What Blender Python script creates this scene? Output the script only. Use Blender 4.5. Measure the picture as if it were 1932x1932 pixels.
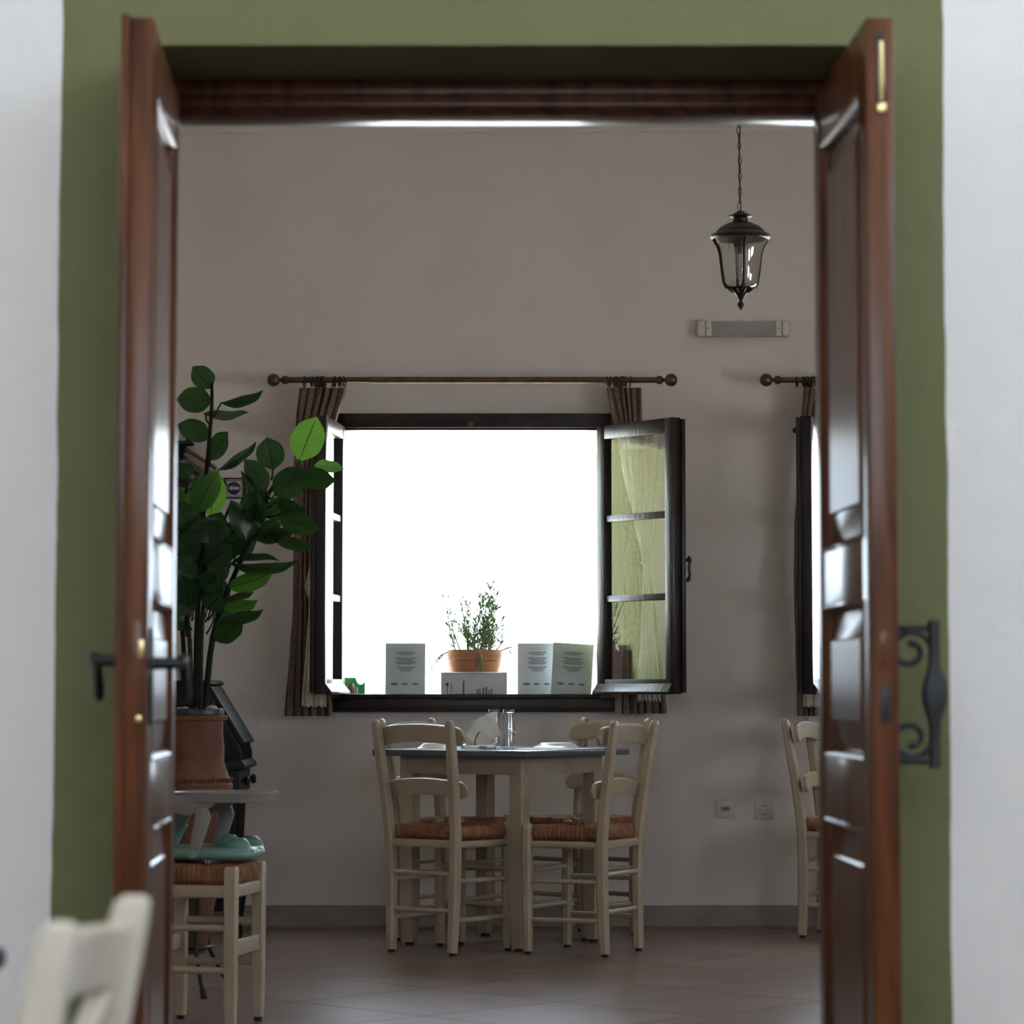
import bpy, bmesh, math, random
from mathutils import Vector, Matrix

for o in list(bpy.data.objects):
    bpy.data.objects.remove(o, do_unlink=True)
SC = bpy.context.scene
COL = SC.collection
PI = math.pi
random.seed(7)

# ------------------------------------------------------------------ camera
FPX = 5600.0                      # focal length in pixels of the 1932 px frame
PITCH = math.radians(4.3)
HORIZON = 1300.0
CPY = HORIZON - FPX * math.tan(PITCH)
EYE = 1.0
cam_d = bpy.data.cameras.new('camera')
cam = bpy.data.objects.new('camera', cam_d)
COL.objects.link(cam)
cam.location = (0, 0, EYE)
cam.rotation_euler = (PI / 2 + PITCH, 0, 0)
cam_d.sensor_fit = 'HORIZONTAL'
cam_d.sensor_width = 36.0
cam_d.lens = FPX / 1932.0 * 36.0
cam_d.shift_y = (CPY - 966.0) / 1932.0
cam_d.clip_start = 0.05
cam_d.clip_end = 400
cam_d.dof.use_dof = True
cam_d.dof.focus_distance = 11.6
cam_d.dof.aperture_fstop = 6.0
SC.camera = cam

# ------------------------------------------------------------------ sky, exposure
world = bpy.data.worlds.new('sky')
SC.world = world
world.use_nodes = True
bg = world.node_tree.nodes['Background']
bg.inputs['Color'].default_value = (0.72, 0.86, 1.0, 1)
bg.inputs['Strength'].default_value = 8.2
# sun high over the left side of the house: it lights the pale paving outside, which throws light up through the windows
sun_d = bpy.data.lights.new('sun', 'SUN')
sun_d.energy = 42.0
sun_d.angle = math.radians(2.0)
sun_d.color = (1.0, .98, .95)
sun = bpy.data.objects.new('sun', sun_d)
COL.objects.link(sun)
sun.rotation_euler = Vector((math.cos(math.radians(50)), 0.0, -math.sin(math.radians(50)))).to_track_quat('-Z', 'Y').to_euler()
vs = SC.view_settings
vs.view_transform = 'Standard'
vs.look = 'None'
vs.exposure = 0.0
vs.gamma = 1.0
vs.use_curve_mapping = False
cy = SC.cycles
cy.use_denoising = True
cy.max_bounces = 10
cy.diffuse_bounces = 6
cy.glossy_bounces = 5
cy.transmission_bounces = 6
cy.transparent_max_bounces = 24
cy.caustics_reflective = False
cy.caustics_refractive = False
cy.sample_clamp_indirect = 12.0


def P(px, py, Y):
    """world point on the plane y = Y seen at a pixel of the 1932 px frame (used to take sizes)"""
    x, y, z = px - 966.0, -(py - CPY), FPX
    cp, sp = math.cos(PITCH), math.sin(PITCH)
    d = Vector((x, z * cp - y * sp, z * sp + y * cp))
    d *= Y / d.y
    return Vector((d.x, d.y, d.z + EYE))


def PX(px, Y): return P(px, 1300, Y).x
def PZ(py, Y): return P(966, py, Y).z


# ------------------------------------------------------------------ materials
def nodes_of(m):
    m.use_nodes = True
    nt = m.node_tree
    return nt, nt.nodes['Principled BSDF']


def pm(name, col, col2=None, rough=0.5, metal=0.0, scale=8.0, stretch=(1, 1, 1), bump=0.0, bscale=None,
       coat=0.0, coat_rough=0.1, spec=0.5, lo=0.35, hi=0.65, detail=6.0, dist=0.0, bdist=0.02):
    m = bpy.data.materials.new(name)
    nt, b = nodes_of(m)
    b.inputs['Base Color'].default_value = (*col, 1)
    b.inputs['Roughness'].default_value = rough
    b.inputs['Metallic'].default_value = metal
    b.inputs['Specular IOR Level'].default_value = spec
    b.inputs['Coat Weight'].default_value = coat
    b.inputs['Coat Roughness'].default_value = coat_rough
    tc = nt.nodes.new('ShaderNodeTexCoord')
    mp = nt.nodes.new('ShaderNodeMapping')
    mp.inputs['Scale'].default_value = stretch
    nt.links.new(tc.outputs['Object'], mp.inputs['Vector'])
    if col2 is not None:
        nz = nt.nodes.new('ShaderNodeTexNoise')
        nz.inputs['Scale'].default_value = scale
        nz.inputs['Detail'].default_value = detail
        nz.inputs['Distortion'].default_value = dist
        nt.links.new(mp.outputs['Vector'], nz.inputs['Vector'])
        rp = nt.nodes.new('ShaderNodeValToRGB')
        rp.color_ramp.elements[0].position = lo
        rp.color_ramp.elements[0].color = (*col, 1)
        rp.color_ramp.elements[1].position = hi
        rp.color_ramp.elements[1].color = (*col2, 1)
        nt.links.new(nz.outputs['Fac'], rp.inputs['Fac'])
        nt.links.new(rp.outputs['Color'], b.inputs['Base Color'])
    if bump > 0:
        n2 = nt.nodes.new('ShaderNodeTexNoise')
        n2.inputs['Scale'].default_value = bscale or scale
        n2.inputs['Detail'].default_value = 5.0
        nt.links.new(mp.outputs['Vector'], n2.inputs['Vector'])
        bp = nt.nodes.new('ShaderNodeBump')
        bp.inputs['Strength'].default_value = bump
        bp.inputs['Distance'].default_value = bdist
        nt.links.new(n2.outputs['Fac'], bp.inputs['Height'])
        nt.links.new(bp.outputs['Normal'], b.inputs['Normal'])
    return m


def glass_mat(name, tint=(1, 1, 1), ior=1.5, gain=1.0, rough=0.0):
    """clear pane: what is not mirrored (Fresnel) passes straight through"""
    m = bpy.data.materials.new(name)
    m.use_nodes = True
    nt = m.node_tree
    for n in list(nt.nodes):
        nt.nodes.remove(n)
    out = nt.nodes.new('ShaderNodeOutputMaterial')
    tr = nt.nodes.new('ShaderNodeBsdfTransparent')
    tr.inputs['Color'].default_value = (*tint, 1)
    gl = nt.nodes.new('ShaderNodeBsdfGlossy')
    gl.inputs['Roughness'].default_value = rough
    gl.inputs['Color'].default_value = (1, 1, 1, 1)
    fr = nt.nodes.new('ShaderNodeFresnel')
    fr.inputs['IOR'].default_value = ior
    ge = nt.nodes.new('ShaderNodeNewGeometry')
    inv = nt.nodes.new('ShaderNodeMath'); inv.operation = 'SUBTRACT'; inv.inputs[0].default_value = 1.0
    nt.links.new(ge.outputs['Backfacing'], inv.inputs[1])
    mul = nt.nodes.new('ShaderNodeMath'); mul.operation = 'MULTIPLY'
    nt.links.new(fr.outputs['Fac'], mul.inputs[0])
    nt.links.new(inv.outputs[0], mul.inputs[1])
    m2 = nt.nodes.new('ShaderNodeMath'); m2.operation = 'MULTIPLY'; m2.use_clamp = True
    m2.inputs[1].default_value = gain
    nt.links.new(mul.outputs[0], m2.inputs[0])
    mx = nt.nodes.new('ShaderNodeMixShader')
    nt.links.new(m2.outputs[0], mx.inputs['Fac'])
    nt.links.new(tr.outputs[0], mx.inputs[1])
    nt.links.new(gl.outputs[0], mx.inputs[2])
    nt.links.new(mx.outputs[0], out.inputs['Surface'])
    return m


def cloth_mat(name, col, col2, trans, rough=0.85, alpha=1.0, scale=60.0):
    """woven cloth: diffuse with some light passing through; alpha < 1 for an open weave"""
    m = bpy.data.materials.new(name)
    m.use_nodes = True
    nt = m.node_tree
    for n in list(nt.nodes):
        nt.nodes.remove(n)
    out = nt.nodes.new('ShaderNodeOutputMaterial')
    tc = nt.nodes.new('ShaderNodeTexCoord')
    nz = nt.nodes.new('ShaderNodeTexNoise'); nz.inputs['Scale'].default_value = scale
    nt.links.new(tc.outputs['Object'], nz.inputs['Vector'])
    rp = nt.nodes.new('ShaderNodeValToRGB')
    rp.color_ramp.elements[0].color = (*col, 1); rp.color_ramp.elements[0].position = .35
    rp.color_ramp.elements[1].color = (*col2, 1); rp.color_ramp.elements[1].position = .65
    nt.links.new(nz.outputs['Fac'], rp.inputs['Fac'])
    df = nt.nodes.new('ShaderNodeBsdfDiffuse')
    tl = nt.nodes.new('ShaderNodeBsdfTranslucent')
    nt.links.new(rp.outputs['Color'], df.inputs['Color'])
    nt.links.new(rp.outputs['Color'], tl.inputs['Color'])
    mx = nt.nodes.new('ShaderNodeMixShader'); mx.inputs['Fac'].default_value = trans
    nt.links.new(df.outputs[0], mx.inputs[1]); nt.links.new(tl.outputs[0], mx.inputs[2])
    last = mx
    if alpha < 1:
        tp = nt.nodes.new('ShaderNodeBsdfTransparent')
        m2 = nt.nodes.new('ShaderNodeMixShader'); m2.inputs['Fac'].default_value = alpha
        nt.links.new(tp.outputs[0], m2.inputs[1]); nt.links.new(mx.outputs[0], m2.inputs[2])
        last = m2
    nt.links.new(last.outputs[0], out.inputs['Surface'])
    return m


def leaf_mat(name, col, col2, trans):
    m = bpy.data.materials.new(name)
    m.use_nodes = True
    nt = m.node_tree
    b = nt.nodes['Principled BSDF']
    out = nt.nodes['Material Output']
    tc = nt.nodes.new('ShaderNodeTexCoord')
    sp = nt.nodes.new('ShaderNodeSeparateXYZ')
    nt.links.new(tc.outputs['UV'], sp.inputs[0])
    # |u - .5| : distance from the midrib
    s = nt.nodes.new('ShaderNodeMath'); s.operation = 'SUBTRACT'; s.inputs[1].default_value = .5
    nt.links.new(sp.outputs['X'], s.inputs[0])
    a = nt.nodes.new('ShaderNodeMath'); a.operation = 'ABSOLUTE'
    nt.links.new(s.outputs[0], a.inputs[0])
    # side veins: sin(v*k - |u|*q)
    mv = nt.nodes.new('ShaderNodeMath'); mv.operation = 'MULTIPLY'; mv.inputs[1].default_value = 62.0
    nt.links.new(sp.outputs['Y'], mv.inputs[0])
    mu = nt.nodes.new('ShaderNodeMath'); mu.operation = 'MULTIPLY'; mu.inputs[1].default_value = 34.0
    nt.links.new(a.outputs[0], mu.inputs[0])
    df = nt.nodes.new('ShaderNodeMath'); df.operation = 'SUBTRACT'
    nt.links.new(mv.outputs[0], df.inputs[0]); nt.links.new(mu.outputs[0], df.inputs[1])
    sn = nt.nodes.new('ShaderNodeMath'); sn.operation = 'SINE'
    nt.links.new(df.outputs[0], sn.inputs[0])
    gt = nt.nodes.new('ShaderNodeMath'); gt.operation = 'GREATER_THAN'; gt.inputs[1].default_value = .93
    nt.links.new(sn.outputs[0], gt.inputs[0])
    lt = nt.nodes.new('ShaderNodeMath'); lt.operation = 'LESS_THAN'; lt.inputs[1].default_value = .022
    nt.links.new(a.outputs[0], lt.inputs[0])
    mxv = nt.nodes.new('ShaderNodeMath'); mxv.operation = 'MAXIMUM'
    hf = nt.nodes.new('ShaderNodeMath'); hf.operation = 'MULTIPLY'; hf.inputs[1].default_value = .45
    nt.links.new(gt.outputs[0], hf.inputs[0])
    nt.links.new(hf.outputs[0], mxv.inputs[0]); nt.links.new(lt.outputs[0], mxv.inputs[1])
    nz = nt.nodes.new('ShaderNodeTexNoise'); nz.inputs['Scale'].default_value = 9.0
    nt.links.new(tc.outputs['Object'], nz.inputs['Vector'])
    rp = nt.nodes.new('ShaderNodeValToRGB')
    rp.color_ramp.elements[0].color = (*col, 1); rp.color_ramp.elements[0].position = .3
    rp.color_ramp.elements[1].color = (*col2, 1); rp.color_ramp.elements[1].position = .7
    nt.links.new(nz.outputs['Fac'], rp.inputs['Fac'])
    mix = nt.nodes.new('ShaderNodeMixRGB')
    mix.inputs['Color2'].default_value = (col[0] * .35, col[1] * .35, col[2] * .4, 1)
    nt.links.new(mxv.outputs[0], mix.inputs['Fac'])
    nt.links.new(rp.outputs['Color'], mix.inputs['Color1'])
    nt.links.new(mix.outputs['Color'], b.inputs['Base Color'])
    b.inputs['Roughness'].default_value = .30
    b.inputs['Specular IOR Level'].default_value = .4
    tl = nt.nodes.new('ShaderNodeBsdfTranslucent')
    br = nt.nodes.new('ShaderNodeMixRGB'); br.blend_type = 'MULTIPLY'; br.inputs['Fac'].default_value = 1
    br.inputs['Color2'].default_value = (1.9, 1.9, .9, 1)
    nt.links.new(mix.outputs['Color'], br.inputs['Color1'])
    nt.links.new(br.outputs['Color'], tl.inputs['Color'])
    mx = nt.nodes.new('ShaderNodeMixShader'); mx.inputs['Fac'].default_value = trans
    nt.links.new(b.outputs[0], mx.inputs[1]); nt.links.new(tl.outputs[0], mx.inputs[2])
    nt.links.new(mx.outputs[0], out.inputs['Surface'])
    return m


M = {}
M['plaster'] = pm('grey_plaster', (.695, .63, .58), (.725, .66, .61), rough=.9, scale=3, bump=.12, bscale=45, spec=.2)
M['ceiling'] = pm('ceiling_paint', (.76, .73, .70), (.80, .77, .74), rough=.9, scale=3, spec=.2)
M['sage'] = pm('sage_reveal_paint', (.52, .55, .27), (.58, .60, .32), rough=.85, scale=6, bump=.2, bscale=40, spec=.2)
M['door'] = pm('varnished_door_wood', (.055, .016, .006), (.125, .040, .012), rough=.46, scale=5, stretch=(6, 6, .5), bump=.06,
               bscale=9, coat=.52, coat_rough=.18, dist=.6, spec=.12)
M['door'].node_tree.nodes['Principled BSDF'].inputs['Coat IOR'].default_value = 1.36
M['dark_wood'] = pm('dark_window_wood', (.013, .008, .008), (.028, .016, .014), rough=.36, scale=6, stretch=(5, 5, .7), bump=.12,
                    bscale=10, coat=.15, coat_rough=.2, spec=.35)
M['cream'] = pm('cream_paint', (.40, .315, .222), (.455, .365, .26), rough=.42, scale=7, bump=.05, bscale=30, coat=.15, coat_rough=.25)
M['cream_pale'] = pm('pale_cream_paint', (.47, .43, .36), (.53, .485, .41), rough=.4, scale=7, bump=.05, bscale=30, coat=.2, coat_rough=.2)
M['rush'] = pm('rush_weave', (.185, .068, .027), (.33, .14, .06), rough=.7, scale=26, bump=.3, bscale=60, bdist=.004)
M['table_top'] = pm('slate_table_paint', (.075, .08, .10), (.11, .115, .14), rough=.33, scale=6, coat=.2)
M['dark_top'] = pm('dark_table_paint', (.035, .035, .04), (.05, .05, .055), rough=.7, scale=6, spec=.2)
M['black'] = pm('black_iron', (.008, .009, .011), (.016, .017, .019), rough=.45, scale=20, spec=.4)
M['lantern'] = pm('dark_bronze', (.008, .007, .007), (.022, .016, .013), rough=.42, scale=14, metal=0, spec=.35)
M['brass'] = pm('antique_brass', (.10, .065, .038), (.17, .115, .07), rough=.36, scale=18, metal=.8)
M['bright_brass'] = pm('bright_brass', (.62, .47, .2), (.7, .55, .28), rough=.3, scale=18, metal=.9)
M['curtain'] = cloth_mat('brown_curtain_cloth', (.185, .125, .10), (.25, .175, .14), .10)
M['curtain_lining'] = cloth_mat('cream_curtain_lining', (.66, .60, .48), (.72, .66, .55), .2)
M['sheer'] = cloth_mat('white_sheer_cloth', (.80, .80, .76), (.9, .9, .86), .45, alpha=.55, scale=90)
M['sheer_dense'] = cloth_mat('white_gathered_sheer', (.80, .80, .74), (.9, .9, .85), .4, alpha=.85, scale=90)
M['pane'] = glass_mat('window_glass', gain=1.7)
M['clear'] = glass_mat('drinking_glass', tint=(.93, .95, .96), gain=3.0)
M['lamp_glass'] = glass_mat('lantern_glass', tint=(.9, .9, .88), gain=2.2)
M['acrylic'] = glass_mat('acrylic', tint=(.96, .98, .985), gain=1.5, rough=.3)
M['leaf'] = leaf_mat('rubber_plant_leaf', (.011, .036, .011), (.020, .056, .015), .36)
M['leaf_b'] = leaf_mat('lit_rubber_plant_leaf', (.036, .105, .020), (.05, .135, .026), .55)  # brighter copy of the leaf green, light put into the colour
M['leaf_c'] = leaf_mat('backlit_rubber_plant_leaf', (.085, .20, .045), (.11, .24, .06), .62)  # brightest copy: window light from behind is painted into the green
M['skirting'] = pm('skirting_stone', (.26, .205, .175), (.34, .275, .24), rough=.5, scale=5, stretch=(1, 2, 2))
M['stem'] = pm('plant_stem', (.010, .014, .008), (.020, .022, .013), rough=.7, spec=.2, scale=20)
M['herb'] = pm('herb_leaf', (.13, .22, .12), (.27, .34, .17), rough=.6, scale=40)
M['terracotta'] = pm('old_terracotta', (.13, .048, .028), (.20, .085, .05), rough=.75, scale=9, bump=.25, bscale=30, spec=.3)
M['terracotta_light'] = pm('orange_terracotta', (.55, .22, .10), (.66, .30, .15), rough=.7, scale=9, bump=.1, bscale=30)
M['black_plastic'] = pm('black_plastic', (.018, .022, .026), (.03, .034, .038), rough=.35, scale=10)
M['soil'] = pm('potting_soil', (.05, .03, .02), (.10, .07, .05), rough=.95, scale=30, bump=.6, bscale=40)
M['stone'] = pm('pale_pebble', (.45, .37, .28), (.6, .52, .42), rough=.7, scale=12)
M['paper'] = pm('white_paper', (.72, .72, .74), (.76, .76, .78), rough=.7, scale=30)
M['print'] = pm('grey_print', (.13, .13, .15), (.17, .17, .19), rough=.7, scale=60)
M['napkin'] = pm('napkin_paper', (.74, .70, .62), (.80, .77, .70), rough=.85, scale=14, bump=.2, bscale=80, bdist=.003)
M['steel'] = pm('stainless_steel', (.55, .56, .58), (.62, .63, .65), rough=.22, metal=1, scale=20)
M['porcelain'] = pm('white_porcelain', (.78, .79, .80), (.82, .83, .84), rough=.15, scale=5, coat=.3)
M['mat_paper'] = pm('blue_grey_placemat', (.36, .42, .50), (.42, .47, .55), rough=.55, scale=30)
M['mint'] = pm('mint_plastic', (.155, .29, .235), (.175, .32, .26), rough=.33, scale=6, coat=.2)
M['grey_plastic'] = pm('grey_plastic', (.26, .24, .225), (.29, .27, .25), rough=.38, scale=6, coat=.15)
M['white_plastic'] = pm('yellowed_white_plastic', (.60, .55, .46), (.66, .61, .52), rough=.4, scale=6)
M['socket'] = pm('socket_plastic', (.58, .52, .46), (.62, .56, .50), rough=.4, scale=6)
M['old_wood'] = pm('old_dark_wood', (.012, .010, .010), (.026, .020, .018), rough=.55, scale=6, stretch=(4, 4, .8), bump=.1, bscale=10, spec=.25)
M['brown_wood'] = pm('striped_brown_wood', (.09, .05, .035), (.15, .09, .06), rough=.5, scale=8, stretch=(1, 5, 5))
M['brown_pale'] = pm('worn_brown_wood', (.23, .14, .10), (.30, .19, .14), rough=.55, scale=8, stretch=(1, 5, 5))
M['sign_white'] = pm('sign_cream', (.52, .45, .40), (.56, .49, .44), rough=.5, scale=10)
M['sign_blue'] = pm('sign_blue', (.012, .025, .09), (.016, .03, .11), rough=.5, scale=10)
M['sign_orange'] = pm('sign_orange', (.42, .17, .06), (.5, .22, .08), rough=.5, scale=10)
M['green_card'] = pm('green_card', (.03, .30, .10), (.04, .36, .13), rough=.5, scale=10)
M['ribbed_lens'] = pm('lamp_lens', (.30, .29, .27), (.38, .37, .34), rough=.16, scale=4, coat=.6, coat_rough=.06)
M['ground'] = pm('pale_paving', (.80, .775, .745), (.86, .835, .80), rough=.9, scale=2)
M['near_floor'] = pm('near_floor_tile', (.06, .045, .037), (.085, .065, .055), rough=.5, scale=3)
M['grout'] = pm('floor_grout', (.15, .12, .11), (.19, .155, .14), rough=.7, scale=10)


def floor_mat():
    m = pm('polished_stone_tile', (.165, .108, .09), (.27, .195, .165), rough=.27, scale=1.6, stretch=(1, 2.2, 1), lo=.3, hi=.7,
           detail=3, dist=.7, spec=.32)
    nt = m.node_tree
    b = nt.nodes['Principled BSDF']
    nz = nt.nodes.new('ShaderNodeTexNoise'); nz.inputs['Scale'].default_value = 1.5
    nz.inputs['Detail'].default_value = 1
    rp = nt.nodes.new('ShaderNodeMapRange')
    rp.inputs['To Min'].default_value = .26; rp.inputs['To Max'].default_value = .32
    nt.links.new(nz.outputs['Fac'], rp.inputs['Value'])
    nt.links.new(rp.outputs['Result'], b.inputs['Roughness'])
    return m


M['floor'] = floor_mat()


def two_tone_wall():
    """white wall with a hand-painted green surround whose edge wanders a little"""
    m = bpy.data.materials.new('white_wall_with_green_surround')
    nt, b = nodes_of(m)
    b.inputs['Roughness'].default_value = .85
    b.inputs['Specular IOR Level'].default_value = .25
    tc = nt.nodes.new('ShaderNodeTexCoord')
    sp = nt.nodes.new('ShaderNodeSeparateXYZ'); nt.links.new(tc.outputs['Object'], sp.inputs[0])
    wob = nt.nodes.new('ShaderNodeTexNoise'); wob.noise_dimensions = '1D'
    wob.inputs['Scale'].default_value = 2.6; wob.inputs['Detail'].default_value = 4
    nt.links.new(sp.outputs['Z'], wob.inputs['W'])
    wm = nt.nodes.new('ShaderNodeMapRange'); wm.inputs['To Min'].default_value = -.007; wm.inputs['To Max'].default_value = .007
    nt.links.new(wob.outputs['Fac'], wm.inputs['Value'])
    xw = nt.nodes.new('ShaderNodeMath'); xw.operation = 'ADD'
    nt.links.new(sp.outputs['X'], xw.inputs[0]); nt.links.new(wm.outputs['Result'], xw.inputs[1])
    sh = nt.nodes.new('ShaderNodeMath'); sh.operation = 'SUBTRACT'; sh.inputs[1].default_value = GREEN_C
    nt.links.new(xw.outputs[0], sh.inputs[0])
    ab = nt.nodes.new('ShaderNodeMath'); ab.operation = 'ABSOLUTE'; nt.links.new(sh.outputs[0], ab.inputs[0])
    lt = nt.nodes.new('ShaderNodeMath'); lt.operation = 'LESS_THAN'; lt.inputs[1].default_value = GREEN_H
    nt.links.new(ab.outputs[0], lt.inputs[0])
    nz = nt.nodes.new('ShaderNodeTexNoise'); nz.inputs['Scale'].default_value = 4
    nt.links.new(tc.outputs['Object'], nz.inputs['Vector'])
    g = nt.nodes.new('ShaderNodeValToRGB')
    g.color_ramp.elements[0].color = (.158, .160, .075, 1); g.color_ramp.elements[1].color = (.178, .180, .088, 1)
    nt.links.new(nz.outputs['Fac'], g.inputs['Fac'])
    w = nt.nodes.new('ShaderNodeValToRGB')
    w.color_ramp.elements[0].color = (.765, .745, .73, 1); w.color_ramp.elements[1].color = (.81, .79, .775, 1)
    nt.links.new(nz.outputs['Fac'], w.inputs['Fac'])
    mx = nt.nodes.new('ShaderNodeMixRGB')
    nt.links.new(lt.outputs[0], mx.inputs['Fac'])
    nt.links.new(w.outputs['Color'], mx.inputs['Color1']); nt.links.new(g.outputs['Color'], mx.inputs['Color2'])
    nt.links.new(mx.outputs['Color'], b.inputs['Base Color'])
    n2 = nt.nodes.new('ShaderNodeTexNoise'); n2.inputs['Scale'].default_value = 35
    nt.links.new(tc.outputs['Object'], n2.inputs['Vector'])
    bp = nt.nodes.new('ShaderNodeBump'); bp.inputs['Strength'].default_value = .2; bp.inputs['Distance'].default_value = .01
    nt.links.new(n2.outputs['Fac'], bp.inputs['Height']); nt.links.new(bp.outputs['Normal'], b.inputs['Normal'])
    return m


# ------------------------------------------------------------------ mesh helpers
class MB:
    def __init__(s):
        s.v, s.f, s.uv = [], [], {}

    def add(s, vs, fs, M4=None):
        n = len(s.v)
        s.v += [tuple(M4 @ Vector(p)) if M4 is not None else tuple(p) for p in vs]
        s.f += [tuple(i + n for i in f) for f in fs]
        return s

    def box(s, x0, x1, y0, y1, z0, z1, M4=None):
        vs = [(x, y, z) for z in (z0, z1) for y in (y0, y1) for x in (x0, x1)]
        fs = [(0, 2, 3, 1), (4, 5, 7, 6), (0, 1, 5, 4), (2, 6, 7, 3), (0, 4, 6, 2), (1, 3, 7, 5)]
        return s.add(vs, fs, M4)

    def cbox(s, c, d, M4=None):
        return s.box(c[0] - d[0] / 2, c[0] + d[0] / 2, c[1] - d[1] / 2, c[1] + d[1] / 2, c[2] - d[2] / 2, c[2] + d[2] / 2, M4)

    def prism(s, poly, axis, a0, a1, M4=None):
        """poly: 2-D points; axis 'x': (y,z), 'y': (x,z), 'z': (x,y)"""
        def mk(p, a):
            return {'x': (a, p[0], p[1]), 'y': (p[0], a, p[1]), 'z': (p[0], p[1], a)}[axis]
        n = len(poly)
        vs = [mk(p, a0) for p in poly] + [mk(p, a1) for p in poly]
        fs = [tuple(range(n))[::-1], tuple(range(n, 2 * n))] + [(i, (i + 1) % n, n + (i + 1) % n, n + i) for i in range(n)]
        return s.add(vs, fs, M4)

    def lathe(s, prof, n=24, c=(0, 0, 0), M4=None, flute=None):
        vs, fs = [], []
        for k, (r, z) in enumerate(prof):
            for i in range(n):
                a = 2 * PI * i / n
                rr = r * (flute(a, k) if flute else 1)
                vs.append((c[0] + rr * math.cos(a), c[1] + rr * math.sin(a), c[2] + z))
        for k in range(len(prof) - 1):
            for i in range(n):
                j = (i + 1) % n
                fs.append((k * n + i, k * n + j, (k + 1) * n + j, (k + 1) * n + i))
        if prof[0][0] > 1e-4:
            fs.append(tuple(range(n))[::-1])
        if prof[-1][0] > 1e-4:
            fs.append(tuple(range((len(prof) - 1) * n, len(prof) * n)))
        return s.add(vs, fs, M4)

    def tube(s, pts, r, n=8, closed=False, M4=None):
        pts = [Vector(p) for p in pts]
        m = len(pts)
        rs = r if isinstance(r, (list, tuple)) else [r] * m
        tang = []
        for i in range(m):
            if closed:
                t = pts[(i + 1) % m] - pts[i - 1]
            else:
                t = pts[min(i + 1, m - 1)] - pts[max(i - 1, 0)]
            tang.append(t.normalized() if t.length > 1e-9 else Vector((0, 0, 1)))
        up = Vector((0, 0, 1)) if abs(tang[0].z) < .9 else Vector((1, 0, 0))
        nrm = (up - tang[0] * up.dot(tang[0])).normalized()
        vs, fs = [], []
        for i in range(m):
            nrm = nrm - tang[i] * nrm.dot(tang[i])
            nrm = nrm.normalized() if nrm.length > 1e-6 else tang[i].orthogonal().normalized()
            b = tang[i].cross(nrm)
            for k in range(n):
                a = 2 * PI * k / n
                vs.append(pts[i] + (nrm * math.cos(a) + b * math.sin(a)) * rs[i])
        for i in range(m if closed else m - 1):
            i2 = (i + 1) % m
            for k in range(n):
                k2 = (k + 1) % n
                fs.append((i * n + k, i * n + k2, i2 * n + k2, i2 * n + k))
        if not closed:
            fs.append(tuple(range(n))[::-1]); fs.append(tuple(range((m - 1) * n, m * n)))
        return s.add(vs, fs, M4)

    def vbar(s, secs, ch=.18, M4=None):
        """upright bar with chamfered rectangular sections (x, y, z, wx, wy)"""
        vs, fs = [], []
        for (x, y, z, wx, wy) in secs:
            a, b = wx / 2, wy / 2
            c = min(wx, wy) * ch
            for (px, py) in ((a - c, -b), (a, -b + c), (a, b - c), (a - c, b), (-a + c, b), (-a, b - c), (-a, -b + c), (-a + c, -b)):
                vs.append((x + px, y + py, z))
        n = 8
        for k in range(len(secs) - 1):
            for i in range(n):
                j = (i + 1) % n
                fs.append((k * n + i, k * n + j, (k + 1) * n + j, (k + 1) * n + i))
        fs.append(tuple(range(n))[::-1]); fs.append(tuple(range((len(secs) - 1) * n, len(secs) * n)))
        return s.add(vs, fs, M4)

    def sheet(s, fn, nu, nv, t=.002, M4=None):
        """closed thin sheet: fn(u, v) -> point, both in 0..1"""
        g = [[Vector(fn(i / nu, j / nv)) for i in range(nu + 1)] for j in range(nv + 1)]
        top, bot = [], []
        for j in range(nv + 1):
            for i in range(nu + 1):
                du = g[j][min(i + 1, nu)] - g[j][max(i - 1, 0)]
                dv = g[min(j + 1, nv)][i] - g[max(j - 1, 0)][i]
                n = du.cross(dv)
                n = n.normalized() * (t / 2) if n.length > 1e-12 else Vector((0, 0, t / 2))
                top.append(g[j][i] + n); bot.append(g[j][i] - n)
        w = nu + 1
        N = len(top)
        fs = []
        for j in range(nv):
            for i in range(nu):
                a = j * w + i
                fs.append((a, a + 1, a + 1 + w, a + w))
                fs.append((N + a, N + a + w, N + a + 1 + w, N + a + 1))
        for i in range(nu):
            fs.append((i, N + i, N + i + 1, i + 1))
            a = nv * w + i
            fs.append((a, a + 1, N + a + 1, N + a))
        for j in range(nv):
            a = j * w
            fs.append((a, a + w, N + a + w, N + a))
            a = j * w + nu
            fs.append((a, N + a, N + a + w, a + w))
        return s.add(top + bot, fs, M4)

    def mesh(s, name, mat, bevel=0.0, smooth=35, seg=2):
        me = bpy.data.meshes.new(name)
        me.from_pydata(s.v, [], s.f)
        me.validate()
        bm = bmesh.new(); bm.from_mesh(me)
        bmesh.ops.recalc_face_normals(bm, faces=bm.faces)
        if bevel > 0:
            ed = [e for e in bm.edges if len(e.link_faces) == 2 and e.calc_face_angle(0) > math.radians(40)]
            bmesh.ops.bevel(bm, geom=ed, offset=bevel, segments=seg, profile=.5, affect='EDGES', clamp_overlap=True)
        bm.to_mesh(me); bm.free()
        if smooth:
            me.shade_smooth()
            me.set_sharp_from_angle(angle=math.radians(smooth))
        me.materials.append(M[mat] if isinstance(mat, str) else mat)
        return me

    def build(s, name, mat, parent=None, bevel=0.0, smooth=35, seg=2):
        o = bpy.data.objects.new(name, s.mesh(name, mat, bevel, smooth, seg))
        COL.objects.link(o)
        o.parent = parent
        return o


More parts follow.
